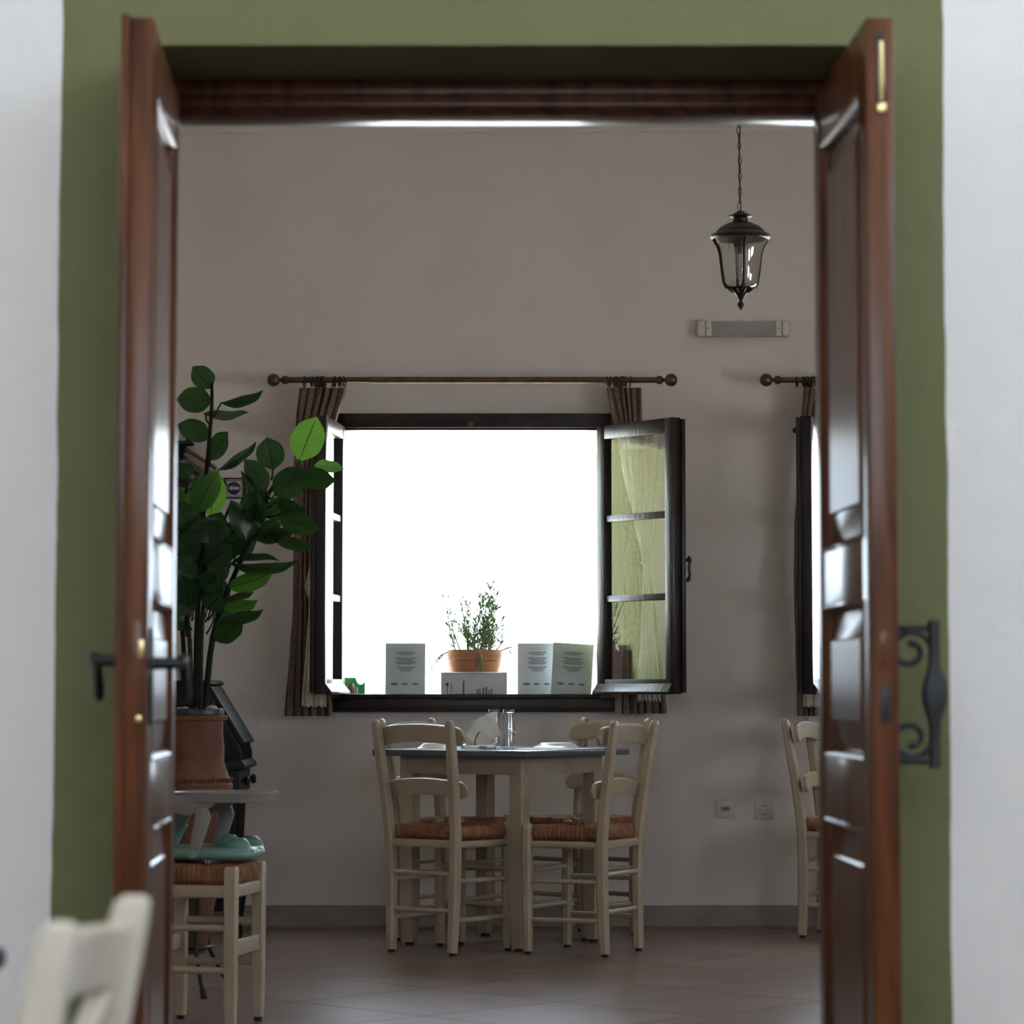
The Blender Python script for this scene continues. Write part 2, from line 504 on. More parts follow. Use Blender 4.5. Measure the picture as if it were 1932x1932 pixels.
def link(name, me, parent=None, loc=None, rot=None):
    o = bpy.data.objects.new(name, me)
    COL.objects.link(o); o.parent = parent
    if loc is not None: o.location = loc
    if rot is not None: o.rotation_euler = rot
    return o


def thing(name, label, cat, loc=(0, 0, 0), rotz=0.0, group=None, kind=None):
    o = bpy.data.objects.new(name, None)
    COL.objects.link(o)
    o.location = loc; o.rotation_euler = (0, 0, rotz)
    o.empty_display_size = .05
    o['label'] = label; o['category'] = cat
    if group: o['group'] = group
    if kind: o['kind'] = kind
    return o


def tag(o, label=None, cat=None, group=None, kind=None):
    if label: o['label'] = label
    if cat: o['category'] = cat
    if group: o['group'] = group
    if kind: o['kind'] = kind
    return o


def copy_tree(o, parent=None):
    c = o.copy(); COL.objects.link(c); c.parent = parent
    for ch in list(o.children):
        copy_tree(ch, c)
    return c


def arc(c, r, a0, a1, n=12):
    return [(c[0] + r * math.cos(a0 + (a1 - a0) * i / n), c[1] + r * math.sin(a0 + (a1 - a0) * i / n)) for i in range(n + 1)]

# ------------------------------------------------------------------ main dimensions
Y_W0, Y_W1 = 5.18, 5.65            # wall with the doorway, front and back
Y_FR = 5.47                        # front of the wooden door frame
Y_B = 12.60                        # inner face of the far wall
WALL_T = .30
X_L, X_R = -2.15, 4.2              # far room
Z_C = 3.75
Z_SOF = 2.136
GREEN_C, GREEN_H = -.018, .779     # green surround: centre and half width
M['two_tone'] = two_tone_wall()
WIN_DX = 2.075                     # second window repeats the first this far to the right
OX0, OX1 = -.7136, .3612           # window opening
OZ0, OZ1 = .975, 2.099


def struct(name, mb, mat, label, cat, bevel=0.0, smooth=0):
    o = mb.build(name, mat, None, bevel, smooth)
    return tag(o, label, cat, kind='structure')


def wall_with_holes(mb, axis, a0, a1, z0, z1, t0, t1, holes):
    """wall slab along axis 'x' or 'y' from a0 to a1, thickness t0..t1, holes (h0, h1, hz0, hz1) left open"""
    cuts = sorted({a0, a1, *[h[0] for h in holes], *[h[1] for h in holes]})
    for c0, c1 in zip(cuts, cuts[1:]):
        zz = z0
        for h in sorted([h for h in holes if h[0] <= c0 and h[1] >= c1], key=lambda h: h[2]):
            if h[2] > zz:
                mb.box(c0, c1, t0, t1, zz, h[2]) if axis == 'x' else mb.box(t0, t1, c0, c1, zz, h[2])
            zz = h[3]
        if zz < z1:
            mb.box(c0, c1, t0, t1, zz, z1) if axis == 'x' else mb.box(t0, t1, c0, c1, zz, z1)


def portal(name, loc, rot, w, h):
    l = bpy.data.lights.new(name, 'AREA')
    l.shape = 'RECTANGLE'; l.size = w; l.size_y = h
    l.cycles.is_portal = True
    o = bpy.data.objects.new(name, l); COL.objects.link(o)
    o.location = loc; o.rotation_euler = rot
    return o


# ---- far room
holes_b = [(OX0 - .012, OX1 + .012, OZ0 - .012, OZ1 + .012), (OX0 + WIN_DX - .012, OX1 + WIN_DX + .012, OZ0 - .012, OZ1 + .012)]
mb = MB(); wall_with_holes(mb, 'x', X_L - .3, X_R + .3, -.1, Z_C + .1, Y_B, Y_B + WALL_T, holes_b)
struct('wall_back', mb, 'plaster', 'warm grey plastered back wall around the bright open window', 'wall')
right_holes = [(6.6, 7.7, .95, 2.1), (8.3, 9.4, .95, 2.1)]  # side openings out of view, added to brighten the dining room
mb = MB(); wall_with_holes(mb, 'y', Y_W1 - .1, Y_B + .3, -.1, Z_C + .1, X_R, X_R + .3, right_holes)
struct('wall_right', mb, 'plaster', 'plastered right wall of the dining room with two unseen windows added for daylight', 'wall')
mb = MB(); mb.box(X_L - .3, X_L, Y_W1 - .1, Y_B + .3, -.1, Z_C + .1)
struct('wall_left', mb, 'plaster', 'plastered left wall of the dining room behind the plant', 'wall')
mb = MB(); mb.box(X_L - .3, X_R + .3, Y_W1, Y_B + .3, Z_C, Z_C + .1)
struct('ceiling', mb, 'ceiling', 'pale dining room ceiling', 'ceiling')
mb = MB(); mb.box(X_L, X_R, Y_B - .008, Y_B, PZ(250, Y_B), PZ(238, Y_B)); mb.box(X_L, X_R, Y_B - .004, Y_B, PZ(238, Y_B), PZ(233, Y_B))
struct('trim_1', mb, 'plaster', 'thin plaster ledge running high along the back wall', 'trim', bevel=.002)
mb = MB(); mb.box(X_L, X_R, Y_B - .014, Y_B, .004, .093)
struct('baseboard_back', mb, 'skirting', 'grey stone baseboard under the back wall', 'baseboard', bevel=.002)

# floor: a bed of grout with polished stone tiles laid on it
mb = MB(); mb.box(X_L, X_R, Y_W1 - .02, Y_B, -.10, -.004)
floor = struct('floor', mb, 'grout', 'polished brown grey stone tile floor of the dining room', 'floor')
TS, GAP = .60, .0025
tm = MB().box(-TS / 2 + GAP / 2, TS / 2 - GAP / 2, -TS / 2 + GAP / 2, TS / 2 - GAP / 2, -.012, 0).mesh('tile', 'floor', bevel=.0012, seg=1, smooth=0)
ang = math.radians(45)
ca, sa = math.cos(ang), math.sin(ang)
for i in range(-14, 15):
    for j in range(-14, 15):
        x = 1.0 + (i * ca - j * sa) * TS
        y = 9.2 + (i * sa + j * ca) * TS
        if X_L + .43 < x < X_R - .43 and Y_W1 + .43 < y < Y_B - .44:
            link('tile', tm, floor, (x, y, 0), (0, 0, ang + random.choice((0, PI / 2, PI, PI * 1.5))))
# border band of cut tiles along the walls
mb = MB()
bw = .44
for (x0, x1, y0, y1) in ((X_L, X_R, Y_W1, Y_W1 + .02), (X_L, X_L + .012, Y_W1, Y_B), (X_R - .012, X_R, Y_W1, Y_B)):
    mb.box(x0, x1, y0, y1, -.006, -.0005)
mb.build('border_strip', 'floor', floor, smooth=0)
from itertools import product
ctm = {}
for i, j in product(range(-14, 15), repeat=2):
    x = 1.0 + (i * ca - j * sa) * TS
    y = 9.2 + (i * sa + j * ca) * TS
    if X_L + .43 < x < X_R - .43 and Y_W1 + .43 < y < Y_B - .44:
        continue
    if not (X_L - .43 < x < X_R + .43 and Y_W1 - .43 < y < Y_B + .43):
        continue
    h = TS / 2 - GAP / 2
    poly = [(x + a * ca - b * sa, y + a * sa + b * ca) for a, b in ((-h, -h), (h, -h), (h, h), (-h, h))]
    for (ax, lim, sg) in ((0, X_L, 1), (0, X_R, -1), (1, Y_W1, 1), (1, Y_B - .014, -1)):
        out = []
        for k in range(len(poly)):
            p, q = poly[k], poly[(k + 1) % len(poly)]
            dp, dq = (p[ax] - lim) * sg, (q[ax] - lim) * sg
            if dp >= 0: out.append(p)
            if (dp >= 0) != (dq >= 0):
                t = dp / (dp - dq)
                out.append((p[0] + (q[0] - p[0]) * t, p[1] + (q[1] - p[1]) * t))
        poly = out
        if len(poly) < 3: break
    if len(poly) >= 3:
        ar = abs(sum(poly[k][0] * poly[(k + 1) % len(poly)][1] - poly[(k + 1) % len(poly)][0] * poly[k][1] for k in range(len(poly)))) / 2
        if ar > .004:
            MB().prism(poly, 'z', -.012, 0).build('cut_tile', 'floor', floor, smooth=0)

# ---- wall with the doorway, and the near room
NX0, NX1, NY0 = -2.4, 2.3, -1.2
NZ0, NZ1 = -.08, 3.75
DX0, DX1 = -.686, .655             # masonry opening of the doorway
mb = MB(); wall_with_holes(mb, 'x', X_L - .3, X_R + .3, -.1, Z_C + .1, Y_W0, Y_W1, [(DX0, DX1, -.1, Z_SOF)])
struct('wall_front', mb, 'two_tone', 'white wall with green painted surround framing the wooden double door', 'wall')
near_h = [(1.3, 3.9, 2.5, 3.6)]  # added opening out of view, set high so the doorway wall fades downward
mb = MB(); wall_with_holes(mb, 'y', NY0, Y_W0, NZ0 - .1, NZ1, NX1, NX1 + .25, near_h)
struct('wall_near_right', mb, 'ceiling', 'white right wall of the near room with an unseen high window added for light', 'wall')
mb = MB(); mb.box(NX0 - .25, NX0, NY0, Y_W0, NZ0 - .1, NZ1)
struct('wall_near_left', mb, 'ceiling', 'white left wall of the near room', 'wall')
back_h = [(-1.6, 2.0, 2.2, 3.6)]  # added opening behind the camera, throws frontal light on the doorway wall
mb = MB(); wall_with_holes(mb, 'x', NX0 - .25, NX1 + .25, NZ0 - .1, NZ1, NY0 - .25, NY0, back_h)
struct('wall_near_back', mb, 'ceiling', 'white wall behind the viewpoint with an added high window for frontal light', 'wall')
mb = MB(); mb.box(NX0 - .25, NX1 + .25, NY0 - .25, Y_W0, NZ1, NZ1 + .1)
struct('ceiling_near', mb, 'ceiling', 'white ceiling of the near room', 'ceiling')
mb = MB(); mb.box(NX0, NX1, NY0, Y_W0, NZ0 - .1, NZ0)
struct('floor_near', mb, 'near_floor', 'tiled floor of the near room one step down', 'floor')
mb = MB(); mb.box(DX0, DX1, Y_W0 - .01, Y_W1, -.10, .0)
struct('trim_2', mb, 'floor', 'stone threshold slab under the double door', 'threshold', bevel=.004)
mb = MB(); mb.box(-60, 60, -60, 90, -.6, -.5)
struct('ground_outside', mb, 'ground', 'pale paved ground outside the house', 'ground')

# window light finds its way in through these openings (portals emit nothing themselves)
for dx in (0, WIN_DX):
    portal('window_portal', ((OX0 + OX1) / 2 + dx, Y_B + .27, (OZ0 + OZ1) / 2), (-PI / 2, 0, 0), OX1 - OX0, OZ1 - OZ0)
for (a, b, c, d) in right_holes:
    portal('window_portal', (X_R + .28, (a + b) / 2, (c + d) / 2), (0, PI / 2, 0), d - c, b - a)
for (a, b, c, d) in near_h:
    portal('window_portal', (NX1 + .24, (a + b) / 2, (c + d) / 2), (0, PI / 2, 0), d - c, b - a)
for (a, b, c, d) in back_h:
    portal('window_portal', ((a + b) / 2, NY0 - .24, (c + d) / 2), (PI / 2, 0, 0), b - a, d - c)

# ------------------------------------------------------------------ door frame and leaves
mb = MB()
zt, zb = Z_SOF - .004, PZ(212, Y_FR)
prof = [(0, zt), (0, zt - .026), (.010, zt - .029), (.010, zt - .034), (.003, zt - .036), (.003, zt - .047), (.018, zt - .052), (.03, zb), (.13, zb), (.13, zt)]
mb.prism([(Y_FR + a, z) for a, z in prof], 'x', DX0, DX1)
fr = struct('trim_3', mb, 'door', 'moulded dark brown wooden head of the door frame', 'door frame', bevel=.0015, smooth=30)
for (a, b) in ((DX0, -.660), (.622, DX1)):
    m2 = MB(); m2.box(a, b, Y_FR, Y_FR + .13, .0, zb)
    m2.build('jamb', 'door', fr, bevel=.003)

W_LEAF, Z_LEAF = .631, 2.108


def door_leaf(name, label, hinge, d, side, T):
    """leaf hinged at hinge, free edge in direction d; the face towards the opening is local y = 0, the wood lies on side*y"""
    root = thing(name, label, 'door', (hinge[0], hinge[1], 0), math.atan2(d[1], d[0]), kind='structure')
    y0, y1 = (0, T) if side > 0 else (-T, 0)
    sw = .082
    for (a, b) in ((0, sw), (W_LEAF - sw, W_LEAF)):
        MB().box(a, b, y0, y1, .012, Z_LEAF).build('stile', 'door', root, bevel=.0025)
    rails = [(.012, .17), (.77, .88), (1.150, 1.248), (1.995, Z_LEAF)]
    for (a, b) in rails:
        MB().box(sw, W_LEAF - sw, y0 + .001, y1 - .001, a, b).build('rail', 'door', root, bevel=.0025)
    ym = (y0 + y1) / 2
    for (a, b) in ((.17, .77), (.88, 1.150), (1.248, 1.995)):
        pb = MB()
        x0, x1 = sw, W_LEAF - sw
        for sg in (-1, 1):
            def rect(ins, dep):
                yy = ym + sg * dep
                return [(x0 + ins, yy, a + ins), (x1 - ins, yy, a + ins), (x1 - ins, yy, b - ins), (x0 + ins, yy, b - ins)]
            rings = [rect(0, .006), rect(.016, .006), rect(.062, T / 2 - .008), rect(.066, T / 2 - .004), (rect(.5 * min(x1 - x0, b - a) - .001, T / 2 - .004) if False else None)]
            rings = [r for r in rings if r]
            vs = [p for r in rings for p in r]
            fs = [(4 * k + i, 4 * k + (i + 1) % 4, 4 * k + 4 + (i + 1) % 4, 4 * k + 4 + i) for k in range(len(rings) - 1) for i in range(4)]
            fs.append(tuple(4 * (len(rings) - 1) + i for i in range(4)))
            pb.add(vs, fs)
        pan = pb.build('panel', 'door', root, smooth=20)
        mo = MB()
        q = .013
        for sg in (-1, 1):
            ys = ym + sg * (T / 2 - .001)
            yi = ym + sg * .006
            def ring(ins, yy):
                return [(x0 + ins, yy, a + ins), (x1 - ins, yy, a + ins), (x1 - ins, yy, b - ins), (x0 + ins, yy, b - ins)]
            rr = [ring(-.0005, ys), ring(.004, ys + sg * .003), ring(.009, ys - sg * .001), ring(.012, ys - sg * .007), ring(.016, yi + sg * .001), ring(-.0005, yi)]
            vs = [p for r in rr for p in r]
            n = len(rr)
            fs = [(4 * k + i, 4 * k + (i + 1) % 4, 4 * ((k + 1) % n) + (i + 1) % 4, 4 * ((k + 1) % n) + i) for k in range(n) for i in range(4)]
            mo.add(vs, fs)
        mo.build('moulding', 'door', pan, smooth=50)
    return root


def lever(root, x, z, y, sg, name='handle'):
    h = MB()
    h.prism([(x - .02, z - .10), (x + .02, z - .10), (x + .02, z + .04), (x, z + .06), (x - .02, z + .04)], 'y', y, y + sg * .006)
    plate = h.build(name, 'black', root, bevel=.002)
    MB().tube([(x, y + sg * .004, z), (x, y + sg * .05, z)], [.011, .009], 12).build('spindle', 'black', plate)
    MB().tube([(x + .004, y + sg * .048, z + .004), (x - .02, y + sg * .054, z + .007), (x - .055, y + sg * .052, z - .004), (x - .085, y + sg * .052, z - .03), (x - .098, y + sg * .052, z - .055), (x - .104, y + sg * .052, z - .063)],
              [.009, .010, .009, .0085, .010, .006], 10).build('lever', 'black', plate)


# left leaf
hl = (-.6195, 5.47); dl = Vector((.0265, -.63, 0)).normalized()
left = door_leaf('door_1', 'glossy brown panelled door leaf standing open on the left, with a lever handle', hl, dl, -1, .040)
MB().box(W_LEAF - .035, W_LEAF + .010, -.0525, -.0385, .012, Z_LEAF + .004).build('astragal', 'door', left, bevel=.003)
zl = PZ(1252, 4.9)
lever(left, W_LEAF - .045, zl, 0, 1)
lever(left, W_LEAF - .045, zl + .005, -.040, -1)
lp = MB(); lp.box(W_LEAF - .0005, W_LEAF + .0015, -.028, -.010, zl - .13, zl + .07)
lk = lp.build('lock_plate', 'door', left, bevel=.0005)
MB().box(W_LEAF, W_LEAF + .010, -.014, -.006, zl + .008, zl + .038).build('latch', 'bright_brass', lk, bevel=.001)
MB().lathe([(.0, 0), (.005, 0), (.005, .002), (0, .003)], 10, M4=Matrix.Translation((W_LEAF + .001, -.014, zl - .09)) @ Matrix.Rotation(PI / 2, 4, 'Y')).build('screw', 'bright_brass', lk)

# right leaf
hr = (.5620, 5.47); dr = Vector((.0232, -.63, 0)).normalized()
right = door_leaf('door_2', 'glossy brown panelled door leaf standing open on the right, with a scrolled iron pull', hr, dr, 1, .045)
z0b, z1b = PZ(215, 4.84), PZ(62, 4.84)
fb = MB().box(W_LEAF - .0005, W_LEAF + .0015, .016, .032, z0b, z1b).build('flush_bolt', 'lantern', right, bevel=.0005)
MB().tube([(W_LEAF + .002, .024, z0b + .02), (W_LEAF + .006, .024, z0b + .05), (W_LEAF + .003, .024, z1b - .015)], [.003, .0045, .004], 8).build('bolt_slide', 'bright_brass', fb)
MB().box(W_LEAF + .001, W_LEAF + .007, .017, .031, z0b + .002, z0b + .018).build('bolt_knob', 'bright_brass', fb, bevel=.002)
zs = PZ(1330, 4.84)
MB().box(W_LEAF - .0005, W_LEAF + .001, .014, .030, zs - .03, zs + .03).build('strike_plate', 'black', right, bevel=.0005)
MB().box(W_LEAF - .0005, W_LEAF + .001, .014, .030, zs + .06, zs + .12).build('strike_plate', 'door', right, bevel=.0005)
# scrolled iron pull on the outer face
xh, yo = W_LEAF - .10, .045
za, zc = PZ(1450, 4.94), PZ(1170, 4.94)
zm = (za + zc) / 2
yb = yo + .075
m2 = MB()
m2.vbar([(xh, yb, za, .02, .018), (xh, yb, za + .05, .018, .018), (xh, yb, zm - .045, .018, .02), (xh, yb, zm - .02, .024, .036), (xh, yb, zm, .026, .042), (xh, yb, zm + .02, .024, .036), (xh, yb, zm + .045, .018, .02), (xh, yb, zc - .05, .018, .018), (xh, yb, zc, .02, .018)])
pull = m2.build('pull_handle', 'black', right, smooth=30)
for sgn in (-1, 1):
    zc2 = zm + sgn * .072
    cy2 = yo + .036
    pts = []
    for k in range(30):
        a = k / 29 * 2.6 * PI
        rr = .036 * (1 - .7 * k / 29)
        pts.append((xh, cy2 + rr * math.cos(a), zc2 + sgn * rr * math.sin(a)))
    MB().tube(pts, [.0055] * 24 + [.006, .006, .007, .008, .008, .006], 8).build('scroll', 'black', pull)
for sgn in (-1, 1):
    MB().tube([(xh, yo, zm + sgn * .11), (xh, yb, zm + sgn * .11)], .006, 8).build('standoff', 'black', pull)
MB().box(xh - .016, xh + .016, yo - .0005, yo + .004, za + .005, zc - .005).build('back_plate', 'black', pull, bevel=.001)

# ------------------------------------------------------------------ windows
SW, ST = .525, .045                # sash width and thickness
SZ0, SZ1 = OZ0 + .004, 2.112


def sash(parent, hinge, direction, side, n_hinge=2):
    """casement leaf; visible (outer) face at local y = 0, wood on side*y"""
    y0, y1 = (0, ST) if side > 0 else (-ST, 0)
    st = .052
    m = MB()
    m.box(0, st, y0, y1, SZ0, SZ1); m.box(SW - st, SW, y0, y1, SZ0, SZ1)
    m.box(st, SW - st, y0, y1, SZ0, SZ0 + .062); m.box(st, SW - st, y0, y1, SZ1 - .058, SZ1)
    o = m.build('sash', 'dark_wood', parent, bevel=.003)
    o.location = hinge
    o.rotation_euler = (0, 0, math.atan2(direction[1], direction[0]))
    h = (SZ1 - .058 - SZ0 - .062)
    gz = [SZ0 + .062 + h * k / 3 for k in range(4)]
    ya, yb_ = y0 + .007, y1 - .007
    for k in (1, 2):
        MB().box(st, SW - st, ya, yb_, gz[k] - .014, gz[k] + .014).build('muntin', 'dark_wood', o, bevel=.004)
    yc = (y0 + y1) / 2
    pm_ = MB().box(st - .006, SW - st + .006, yc - .002, yc + .002, 0, h / 3)
    me = pm_.mesh('pane', 'pane', smooth=0)
    for k in range(3):
        link('pane', me, o, (0, 0, gz[k]))
    # rebate strip along the free stile, weather drip on the outer face
    sg = 1 if side > 0 else -1
    MB().box(SW - .02, SW + .012, (y1 - .002) if sg > 0 else y0 - .016, (y1 + .016) if sg > 0 else y0 + .002, SZ0 + .006, SZ1 - .006).build('rebate_strip', 'dark_wood', o, bevel=.003)
    yf = 0
    MB().prism([(yf, SZ0 + .045), (yf - sg * .028, SZ0 + .010), (yf - sg * .028, SZ0 - .001), (yf, SZ0 - .001)], 'x', .0, SW - .004).build('drip_rail', 'dark_wood', o, bevel=.002)
    for zz in (SZ0 + .15, SZ1 - .15)[:n_hinge]:
        MB().tube([(-.004, sg * .01, zz - .03), (-.004, sg * .01, zz + .03)], .006, 8).build('hinge', 'black', o)
    return o


def window(name, dx, label, ldir=(-.09, -.996)):
    root = thing(name, label, 'window', ((OX0 + OX1) / 2 + dx, Y_B, 0), kind='structure')
    hw = (OX1 - OX0) / 2
    f0, f1 = -.042, .03
    zb0, zb1 = PZ(1343, 12.56), OZ0 + .004
    zt0, zt1 = OZ1 + .004, PZ(780, 12.56)
    MB().box(-hw - .052, hw + .072, f0 - .008, f1, zb0, zb1 - .018).build('bottom_frame', 'dark_wood', root, bevel=.003)
    MB().box(-hw - .012, hw + .012, f0 - .016, f1, zb1 - .018, zb1).build('sill_nosing', 'dark_wood', root, bevel=.003)
    MB().box(-hw - .045, hw + .06, f0, f1, zt0 + .004, zt1).build('top_frame', 'dark_wood', root, bevel=.003)
    MB().box(-hw - .01, hw + .01, f0 + .012, f1 + .02, zt0 - .006, zt0 + .004).build('top_stop', 'dark_wood', root, bevel=.002)
    MB().box(-hw - .05, -hw, f0, f1, zb1, zt0).build('side_frame', 'dark_wood', root, bevel=.003)
    MB().box(hw, hw + .06, f0, f1, zb1, zt0).build('side_frame', 'dark_wood', root, bevel=.003)
    MB().lathe([(0, 0), (.012, .002), (.012, .006), (0, .008)], 12, M4=Matrix.Translation((0, f0 - .003, zt0 + .02)) @ Matrix.Rotation(PI / 2, 4, 'X')).build('catch_plate', 'brass', root)
    # painted reveals and stone ledge outside the frame
    for (a, b) in ((-hw - .010, -hw), (hw, hw + .010)):
        MB().box(a, b, f1, WALL_T + .002, OZ0 - .01, OZ1 + .01).build('reveal', 'sage', root)
    MB().box(-hw, hw, f1, WALL_T + .002, OZ1, OZ1 + .010).build('reveal', 'sage', root)
    MB().box(-hw, hw, f1, WALL_T + .03, OZ0 - .045, OZ0 - .012).build('ledge', 'ground', root, bevel=.003)
    L = sash(root, (-hw + .004, -.046, 0), ldir, -1)
    R = sash(root, (hw - .002, -.046, 0), (.565, -.825), 1)
    # handle on the free stile of the right sash (room side) and bolt on the left one
    hz = PZ(1065, 12.2)
    hb = MB().box(SW - .035, SW - .012, ST + .014, ST + .020, hz - .035, hz + .04).build('handle_plate', 'black', R, bevel=.002)
    MB().tube([(SW - .024, ST + .018, hz + .018), (SW - .024, ST + .060, hz + .018)], .008, 10).build('handle_spindle', 'black', R)
    MB().tube([(SW - .024, ST + .056, hz + .034), (SW - .022, ST + .062, hz + .018), (SW - .022, ST + .055, hz - .012), (SW - .022, ST + .060, hz - .045), (SW - .022, ST + .054, hz - .062), (SW - .022, ST + .046, hz - .070)],
              [.005, .009, .0075, .007, .010, .006], 10).build('lever', 'black', R)
    MB().lathe([(0, 0), (.010, .003), (.014, .012), (.010, .022), (0, .026)], 12, c=(0, 0, 0), M4=Matrix.Translation((SW - .03, -ST - .012, PZ(812, 12.1))) @ Matrix.Rotation(PI / 2, 4, 'X')).build('knob', 'black', L)
    return root


win1 = window('window_1', 0, 'bright open casement window with dark wooden sashes above the dining table')
win2 = window('window_2', WIN_DX, 'second open casement window, partly hidden behind the right door leaf', (-.28, -.96))
# ------------------------------------------------------------------ curtains and rods
def interp(xs, v):
    n = len(xs) - 1
    t = min(max(v, 0), 1) * n
    i = min(int(t), n - 1)
    f = t - i
    return xs[i] * (1 - f) + xs[i + 1] * f


def smooth_interp(pts, y):
    for (a, xa), (b, xb) in zip(pts, pts[1:]):
        if y <= b:
            t = (y - a) / (b - a)
            t = max(0, min(1, t))
            t = t * t * (3 - 2 * t) * .5 + t * .5
            return xa + (xb - xa) * t
    return pts[-1][1]


Y_ROD = 12.44


def curtain_rod(dx, label, rings_l, rings_r):
    z = PZ(717, Y_ROD)
    x0, x1 = PX(534, Y_ROD) + dx, PX(1247, Y_ROD) + dx
    xm0, xm1 = PX(693, Y_ROD) + dx, PX(1147, Y_ROD) + dx
    root = thing('curtain_rod', label, 'curtain rod', ((x0 + x1) / 2, Y_ROD, z), group='brass curtain rods above the windows')
    c = (x0 + x1) / 2
    MB().tube([(x0 - c, 0, 0), (xm0 - c + .01, 0, 0)], .0125, 16).build('rod', 'brass', root)
    MB().tube([(xm0 - c, 0, -.001), (xm1 - c, 0, -.001)], .0140, 16).build('rod', 'brass', root)
    MB().tube([(xm1 - c - .01, 0, 0), (x1 - c, 0, 0)], .0125, 16).build('rod', 'brass', root)
    for sg, xe in ((-1, x0 - c), (1, x1 - c)):
        Mx = Matrix.Translation((xe, 0, 0)) @ Matrix.Rotation(sg * PI / 2, 4, 'Y')
        fin = MB().lathe([(.0, -.012), (.017, -.012), (.018, .004), (.016, .008), (.010, .014), (.006, .019), (.008, .022), (.018, .026), (.0245, .034), (.0275, .046), (.0272, .052), (.024, .062), (.016, .070), (.006, .0735), (0, .074)], 20, M4=Mx).build('finial', 'brass', root, smooth=50)
        MB().tube([Mx @ Vector((.0275 * math.cos(a), .0275 * math.sin(a), .048)) for a in [2 * PI * k / 20 for k in range(20)]], .0012, 6, closed=True).build('band', 'brass', fin)
    for xb in (PX(598, Y_ROD) + dx - c, PX(1170, Y_ROD) + dx - c):
        br = MB().tube([(xb, Y_B - Y_ROD, .0), (xb, .05, .0), (xb, 0, .0)], .006, 8).build('bracket', 'brass', root)
        MB().lathe([(0, 0), (.022, 0), (.022, .005), (0, .007)], 14, M4=Matrix.Translation((xb, Y_B - Y_ROD, .0)) @ Matrix.Rotation(PI / 2, 4, 'X')).build('bracket_plate', 'brass', br)
    n = 18
    ring_me = MB().tube([(0, .0215 * math.cos(2 * PI * k / n), .0215 * math.sin(2 * PI * k / n)) for k in range(n)], .0030, 6, closed=True).mesh('ring', 'lantern')
    for px in rings_l + rings_r:
        link('ring', ring_me, root, (PX(px, Y_ROD) + dx - c, 0, -.0075), (random.uniform(-.1, .1), random.uniform(-.25, .25), random.uniform(-.35, .35)))
    return root


RL = [571, 584, 589, 593, 596, 599, 602, 606, 609, 626, 629, 637, 640, 647]
RR = [1148, 1153, 1163, 1166, 1172, 1176, 1181, 1191]
curtain_rod(0, 'antique brass curtain rod with ball ends above the bright open window', RL, RR)
curtain_rod(WIN_DX, 'antique brass curtain rod end with a ball beside the right door leaf', RL, RR)


def drape(name, label, cat, dx, edges_l, edges_r, y_top, y_bot, Y0, waves, amp, mat, group, t=.003, bottom=None, ruffle=0, phase=0.0, hem=None):
    """hanging cloth: edge lists are (pixel row, pixel column) at depth Y0; pleats are real folds in depth"""
    cx = PX((edges_l[0][1] + edges_r[0][1]) / 2, Y0) + dx
    root_loc = Vector((cx, Y0, PZ(y_bot, Y0)))

    def fn(u, v):
        row = y_top + (y_bot - y_top) * v
        xl, xr = smooth_interp(edges_l, row), smooth_interp(edges_r, row)
        col = xl + (xr - xl) * u
        p = P(col, row, Y0)
        a = amp * (1 if not callable(waves) else 1)
        k = waves
        ph = 2 * PI * k * u + phase
        dy = a * math.sin(ph) + a * .35 * math.sin(ph * 2.3 + 1.3 + v * 2)
        zz = p.z
        if ruffle and v > .97:
            zz += ruffle * math.sin(2 * PI * k * 2.4 * u)
        return Vector((p.x + dx + .25 * a * math.cos(ph), p.y + dy, zz)) - root_loc
    o = MB().sheet(fn, int(max(30, waves * 14)), 40, t).build(name, mat, None, smooth=60)
    o.location = root_loc
    return tag(o, label, cat, group)


